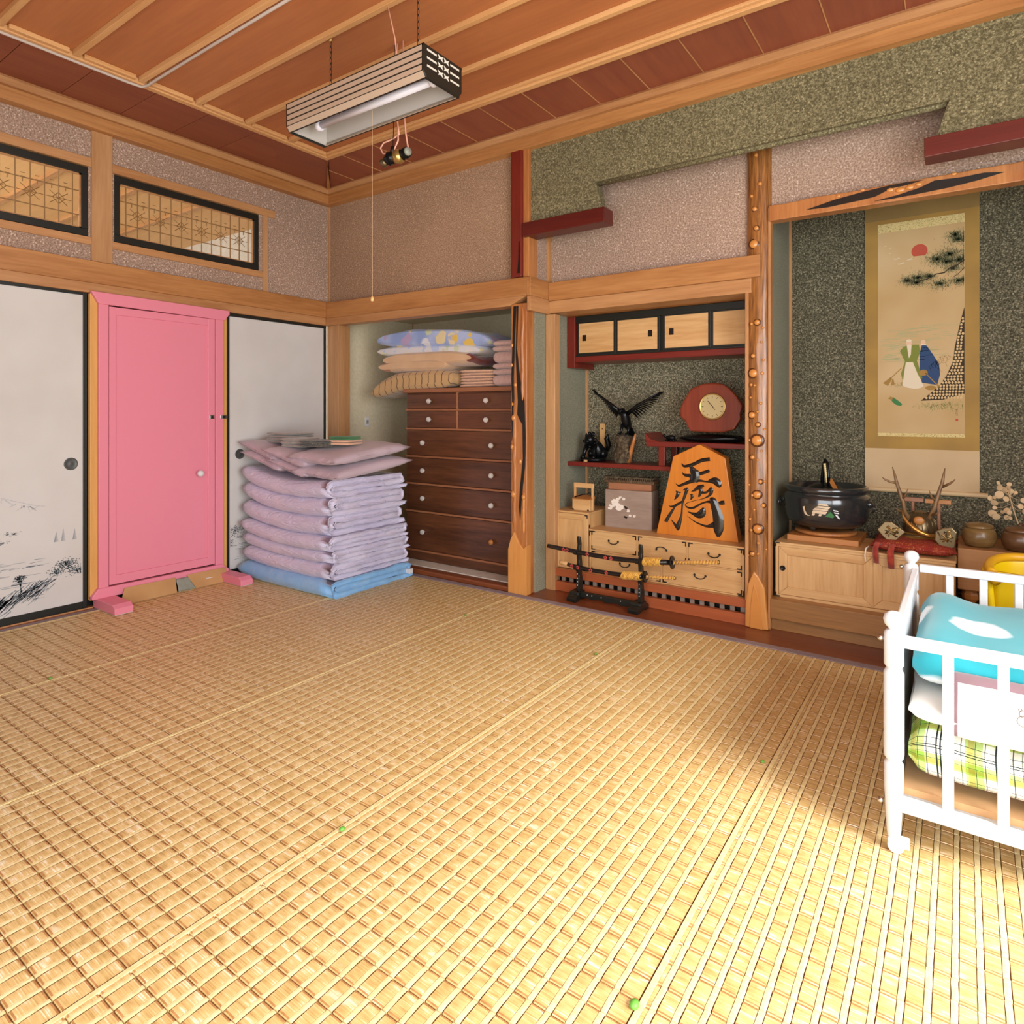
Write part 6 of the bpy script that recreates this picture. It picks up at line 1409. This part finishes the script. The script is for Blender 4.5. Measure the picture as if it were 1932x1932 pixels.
obj('supply_flex', MB().tube([(2.04, yc-.01, ZC-.002), (2.075, yc, 2.63), (2.10, yc, LZ1-.03)], .0028, 6), 'wire', t, smooth=True)
pcd = obj('pull_cord', MB().tube([(1.945, yc-.005, LZ0+.02), (1.945, yc-.005, 1.585)], .0008, 5), 'beige', t)
obj('cord_knob', MB().lathe([(.004, -.012), (.007, -.008), (.007, .004), (.003, .010)], (1.945, yc-.005, 1.575), 10), 'tansu', pcd, smooth=True)

# old adapter plug cluster hanging by flex from the ceiling beyond the lamp
t = thing('hanging_socket', (1.86, -1.10, 2.27), 'dark adapter socket hanging on pink looped flex below the lamp', 'socket')
sx, sy, sz = 1.872, -1.12, 2.262
obj('adapter_body', MB().tube([(sx-.085, sy-.02, sz-.018), (sx-.060, sy-.015, sz-.010)], [.020, .018], 14), 'helm', t, smooth=True)
obj('adapter_body', MB().tube([(sx-.060, sy-.015, sz-.014), (sx-.040, sy-.012, sz+.002), (sx-.012, sy-.008, sz-.002)], [.024, .030, .026], 16), 'bronze', t, smooth=True)
obj('brass_collar', MB().tube([(sx-.012, sy-.008, sz), (sx+.006, sy-.004, sz), (sx+.022, sy, sz+.004)], [.030, .033, .030], 18), 'brass', t, smooth=True)
obj('adapter_body', MB().tube([(sx+.022, sy, sz+.006), (sx+.050, sy+.004, sz+.012), (sx+.062, sy+.006, sz+.014)], [.026, .026, .020], 16), 'bronze', t, smooth=True)
obj('plug_face', MB().tube([(sx+.060, sy-.004, sz+.010), (sx+.070, sy-.006, sz+.010)], [.020, .017], 14), 'greypl', t, smooth=True)
obj('plug', MB().tube([(sx-.028, sy-.01, sz+.022), (sx-.026, sy-.01, sz+.052)], [.014, .009], 10), 'iron', t, smooth=True)
obj('flex', MB().tube([(sx-.008, sy, ZC-.002), (sx-.008, sy, 2.50), (sx-.006, sy, 2.42), (sx+.004, sy, 2.365), (sx-.030, sy-.006, 2.350), (sx-.085, sy-.01, 2.345), (sx-.108, sy-.01, 2.325), (sx-.090, sy-.01, 2.296), (sx-.050, sy-.01, 2.286), (sx-.015, sy-.01, 2.300), (sx+.004, sy-.006, 2.335), (sx-.004, sy, 2.40)], .0038, 8), 'wire', t, smooth=True)
obj('flex', MB().tube([(sx+.030, sy, ZC-.002), (sx+.036, sy, 2.45), (sx+.046, sy, 2.36), (sx+.054, sy, 2.32), (sx+.062, sy, 2.288), (sx+.060, sy, 2.272)], .0038, 8), 'wire', t, smooth=True)
obj('hanger', MB().tube([(sx-.026, sy-.01, sz+.05), (sx-.026, sy-.005, 2.40), (sx-.026, sy, ZC-.002)], .0018, 6), 'iron', t)

# grey cable clipped along the ceiling battens
y2 = bat[4]
cp = [(XB-.012, -4.6, ZC-.032), (XB-.012, y2-.55, ZC-.032), (XB-.012, y2-.05, ZC-.032), (XB-.004, y2+.012, ZC-.032), (XB+.035, y2+.026, ZC-.029), (XB+.12, y2+.024, ZC-.027), (1.2, y2+.022, ZC-.026), (3.0, y2+.022, ZC-.026)]
o = obj('cable', MB().tube(cp, .0068, 8), 'pvc', smooth=True); tag(o, 'pale grey cable clipped along the ceiling border and a batten', 'cable')

# ================================================================ YELLOW CHAIR behind the cot
t = thing('toddler_chair', (4.22, -.24, 0), 'yellow plastic toddler seat on a grey printed base, behind the white cot', 'chair')
def shell(u, v, d=0):
    a = PI*(1.16-1.32*u); k = 1-.10*(1-v)
    return (4.225+(.168*k-d)*math.copysign(abs(math.cos(a))**.6, math.cos(a)), -.30+(.17*k-d)*math.sin(a)**1 if math.sin(a) > 0 else -.30+(.10)*math.sin(a), .325+(.205+.020*math.sin(a))*v)
o = obj('backrest', MB().grid(shell, 30, 10), 'yellow', t, smooth=True); o.modifiers.new('th', 'SOLIDIFY').thickness = .022; o.modifiers.new('sub', 'SUBSURF').render_levels = 1
obj('top_roll', MB().tube([Vector(shell(i/24, 1))+Vector((0, 0, 0)) for i in range(25)], .016, 10), 'yellow2', t, smooth=True)
obj('front_shell', MB().grid(lambda u, v: (4.068+.31*u, -.335-.035*math.sin(PI*u), .325+.200*v), 14, 8), 'yellow', t, smooth=True).modifiers.new('th', 'SOLIDIFY').thickness = .02
obj('side_wing', MB().tube([(4.085, -.375, .50), (4.065, -.36, .512), (4.056, -.32, .505), (4.054, -.30, .46), (4.057, -.30, .41), (4.070, -.33, .385)], [.020, .022, .024, .026, .024, .016], 12), 'yellow2', t, smooth=True)
obj('seat', bx(4.09, 4.36, -.33, -.16, .33, .37), 'yellow', t, bevel=.015)
obj('printed_base', bx(4.075, 4.37, -.39, -.14, .0, .318), 'printgrey', t, bevel=.01)

# ================================================================ WHITE COT
t = thing('baby_cot', (4.40, -.95, 0), 'white painted wooden cot with slatted sides at the right edge', 'cot')
CXA, CXB, CYA, CYB = 3.840, 4.96, -1.36, -.54
def post(x, y, top):
    prof = [(.012, .036), (.015, .050), (.018, .10), (.0215, .17), (.0215, .225), (.015, .233), (.021, .240), (.0225, .25), (.0225, .45), (.016, .462), (.022, .470), (.022, top-.055), (.018, top-.048), (.011, top-.045), (.012, top-.042), (.0205, top-.032), (.0235, top-.021), (.0205, top-.009), (.010, top-.001), (.001, top)]
    p = obj('post', MB().lathe(prof, (x, y, 0), 20), 'white', t, smooth=True)
    md = p.modifiers.new('es', 'EDGE_SPLIT'); md.split_angle = math.radians(50)
    obj('caster_plate', bx(x-.012, x+.024, y-.012, y+.012, .030, .042), 'white', p, bevel=.002)
    fixn(obj('caster', MB().lathe([(.016, -.007), (.018, -.004), (.018, .004), (.016, .007)], (x+.004, y, .020), 20, 'Y'), 'white', p, smooth=False))
    obj('caster', MB().box(x+.014, x+.034, y-.006, y+.010, .020, .044), 'white', p, bevel=.002)
    return p
pn = [post(CXA, CYA, .602), post(CXA-.008, CYB, .606), post(CXB, CYA, .602), post(CXB, CYB, .606)]
for (x, y, z) in [(CXA-.026, CYA-.004, .532), (CXA-.026, CYA-.004, .125), (CXA-.036, CYB, .545)]:
    fixn(obj('cap_nut', MB().lathe([(.001, -.010), (.006, -.008), (.0075, -.003), (.007, .0), (.003, .004)], (x, y, z), 10, 'X'), 'chrome', t, smooth=True))
def side(y, zt, th, xs, zb):
    s_ = obj('side_rail', bx(CXA+.016, CXB-.016, y-.010, y+.010, zt-th, zt), 'white', t, bevel=.004)
    obj('side_rail', bx(CXA+.016, CXB-.016, y-.010, y+.010, zb-.036, zb), 'white', t, bevel=.004)
    for x in xs: obj('side_slat', bx(x-.0115, x+.0115, y-.006, y+.006, zb-.002, zt-th+.004), 'white', t, bevel=.003)
side(CYA, .545, .029, [3.952+.105*k for k in range(10)], .146)
side(CYB, .562, .028, [3.944+.0935*k for k in range(11)], .150)
for xe in (CXA+.004, CXB):
    obj('end_rail', bx(xe-.010, xe+.010, CYA+.016, CYB-.016, .520, .550), 'white', t, bevel=.004)
    obj('end_rail', bx(xe-.010, xe+.010, CYA+.016, CYB-.016, .115, .150), 'white', t, bevel=.004)
    obj('end_panel', bx(xe-.005, xe+.005, CYA+.018, CYB-.018, .148, .522), 'white', t, bevel=.002)
obj('base_rail', bx(CXA+.02, CXB-.02, CYA+.030, CYA+.046, .108, .142), 'white', t, bevel=.002); obj('base_rail', bx(CXA+.02, CXB-.02, CYB-.046, CYB-.030, .108, .142), 'white', t, bevel=.002)
obj('base_board', bx(CXA+.016, CXB-.016, CYA+.024, CYB-.024, .1425, .160), 'mattress', t)
for k in range(5): obj('metal_bracket', bx(CXA+.03+k*.24, CXA+.052+k*.24, CYA+.024, CYA+.030, .108, .122), 'chrome', t)

def bedding(name, label, cat, mats, x0, x1, y0, y1, z0, z1, seed, loft=.01, mat_fn=None, ex=.55, nu=60, nv=40, edge=None, zfn=None):
    mb = MB(); cy, cz, hy_, hz = (y0+y1)/2, (z0+z1)/2, (y1-y0)/2, (z1-z0)/2; uv = []
    def P(u, v):
        a = 2*PI*v-PI/2; yy = math.copysign(abs(math.cos(a))**ex, math.cos(a)); zz = math.copysign(abs(math.sin(a))**.7, math.sin(a))
        e = (1-max(0, (abs(2*u-1)-.90)/.10)**2)**.5 if abs(2*u-1) > .9 else 1
        e = .35+.65*e
        x = x0+(x1-x0)*u; y = cy-yy*hy_*(.9+.1*e); z = cz+zz*hz*e
        z += loft*nz(x, y, seed, 7)*(.3+.7*(z > cz)); y += loft*.7*nz(x, z, seed+2, 9); x += loft*.6*nz(y, z, seed+4, 11)
        if zfn: z += zfn(x, y)*(zz > 0)
        return (x, y, z)
    mb.grid(P, nu, nv)
    mb.add([P(0, j/(nv-1)) for j in range(nv-1)], [tuple(range(nv-1))]); mb.add([P(1, j/(nv-1)) for j in range(nv-1)], [tuple(range(nv-2, -1, -1))])
    mb.m = [mat_fn(*[sum(mb.v[q][k] for q in f)/len(f) for k in range(3)]) for f in mb.f] if mat_fn else [0]*len(mb.f)
    o = obj(name, mb, mats, loc=((x0+x1)/2, cy, z0), smooth=True)
    ul = o.data.uv_layers.new(name='uv')
    for lp in o.data.loops:
        vi = lp.vertex_index
        if vi < nu*nv: i, j = divmod(vi, nv); ul.data[lp.index].uv = ((x1-x0)*i/(nu-1), 2*(hy_+hz)*1.05*j/(nv-1))
    fixn(o)
    return tag(o, label, cat)
BL = '1c2a30'
M['plaid'] = plaid('green_plaid', 'f2f2ea', [
    (.118, .00, .30, 'b9d878', 0, .9), (.118, .05, .16, 'f0b04a', 0, .55), (.112, .00, .28, 'b4d670', 1, .9), (.112, .04, .14, 'f0b04a', 1, .55),
    (.118, .33, .345, BL, 0, .95), (.118, .50, .53, BL, 0, 1), (.118, .57, .60, BL, 0, 1), (.118, .64, .655, 'd0783a', 0, .8), (.118, .78, .80, BL, 0, .9), (.118, .93, .945, '3a5a3a', 0, .9), (.118, .17, .182, BL, 0, .9),
    (.112, .31, .325, BL, 1, .95), (.112, .46, .49, BL, 1, 1), (.112, .54, .57, BL, 1, 1), (.112, .62, .635, 'd0783a', 1, .8), (.112, .76, .78, BL, 1, .9), (.112, .155, .168, BL, 1, .9)])
bedding('plaid_quilt', 'green and white plaid quilt folded on the cot base', 'quilt', ['plaid'], 3.868, 4.94, -1.330, -.60, .161, .312, 3, .010)
bedding('white_sheet', 'crumpled white sheet between the plaid quilt and teal blanket', 'sheet', ['sheet'], 3.870, 4.93, -1.318, -.62, .312, .368, 12, .016)
bedding('teal_blanket', 'bright teal blanket with large white dots, on top in the cot', 'blanket', ['teal'], 3.872, 4.92, -1.24, -.585, .372, .488, 7, .012, zfn=lambda x, y: .020*math.exp(-((x-3.92)/.06)**2)+.012*max(0, (y+.95)))
# white towel with a mauve border draped over the front of the bedding
def towelP(u, v):
    x = 3.955+.60*u; y = -1.255-.064*min(1, v*1.9)+.006*nz(x, v, 3, 9); z = .440-.135*max(0, v-.12)-.01*v+.006*nz(x, v, 5, 8)
    return (x, y+.01*(v < .1), z)
mb = MB().grid(towelP, 40, 16); mb.m = [1 if (i // 15 < 1 or i % 15 < 3) else 0 for i in range(len(mb.f))]
o = obj('bordered_towel', mb, ['sheet', 'border'], loc=(4.25, -1.29, .33), smooth=True); tag(o, 'white towel with mauve border draped in front of the teal blanket', 'towel'); o.modifiers.new('th', 'SOLIDIFY').thickness = .004
M['print_brown'] = flat('brown_outline_print', '6b5a4c', .9)
for cxp, czp in ((4.095, .385), (4.28, .385), (4.46, .38)):
    mb = MB()
    for (dx, dz, r) in ((0, 0, .012), (0, .017, .008), (-.006, .026, .003), (.006, .026, .003)):
        mb.tube([(cxp+dx+r*math.cos(a), -1.3295, czp+dz+r*math.sin(a)) for a in [2*PI*i/14 for i in range(15)]], .0008, 4, False)
    obj('printed_outline', mb, 'print_brown', o)
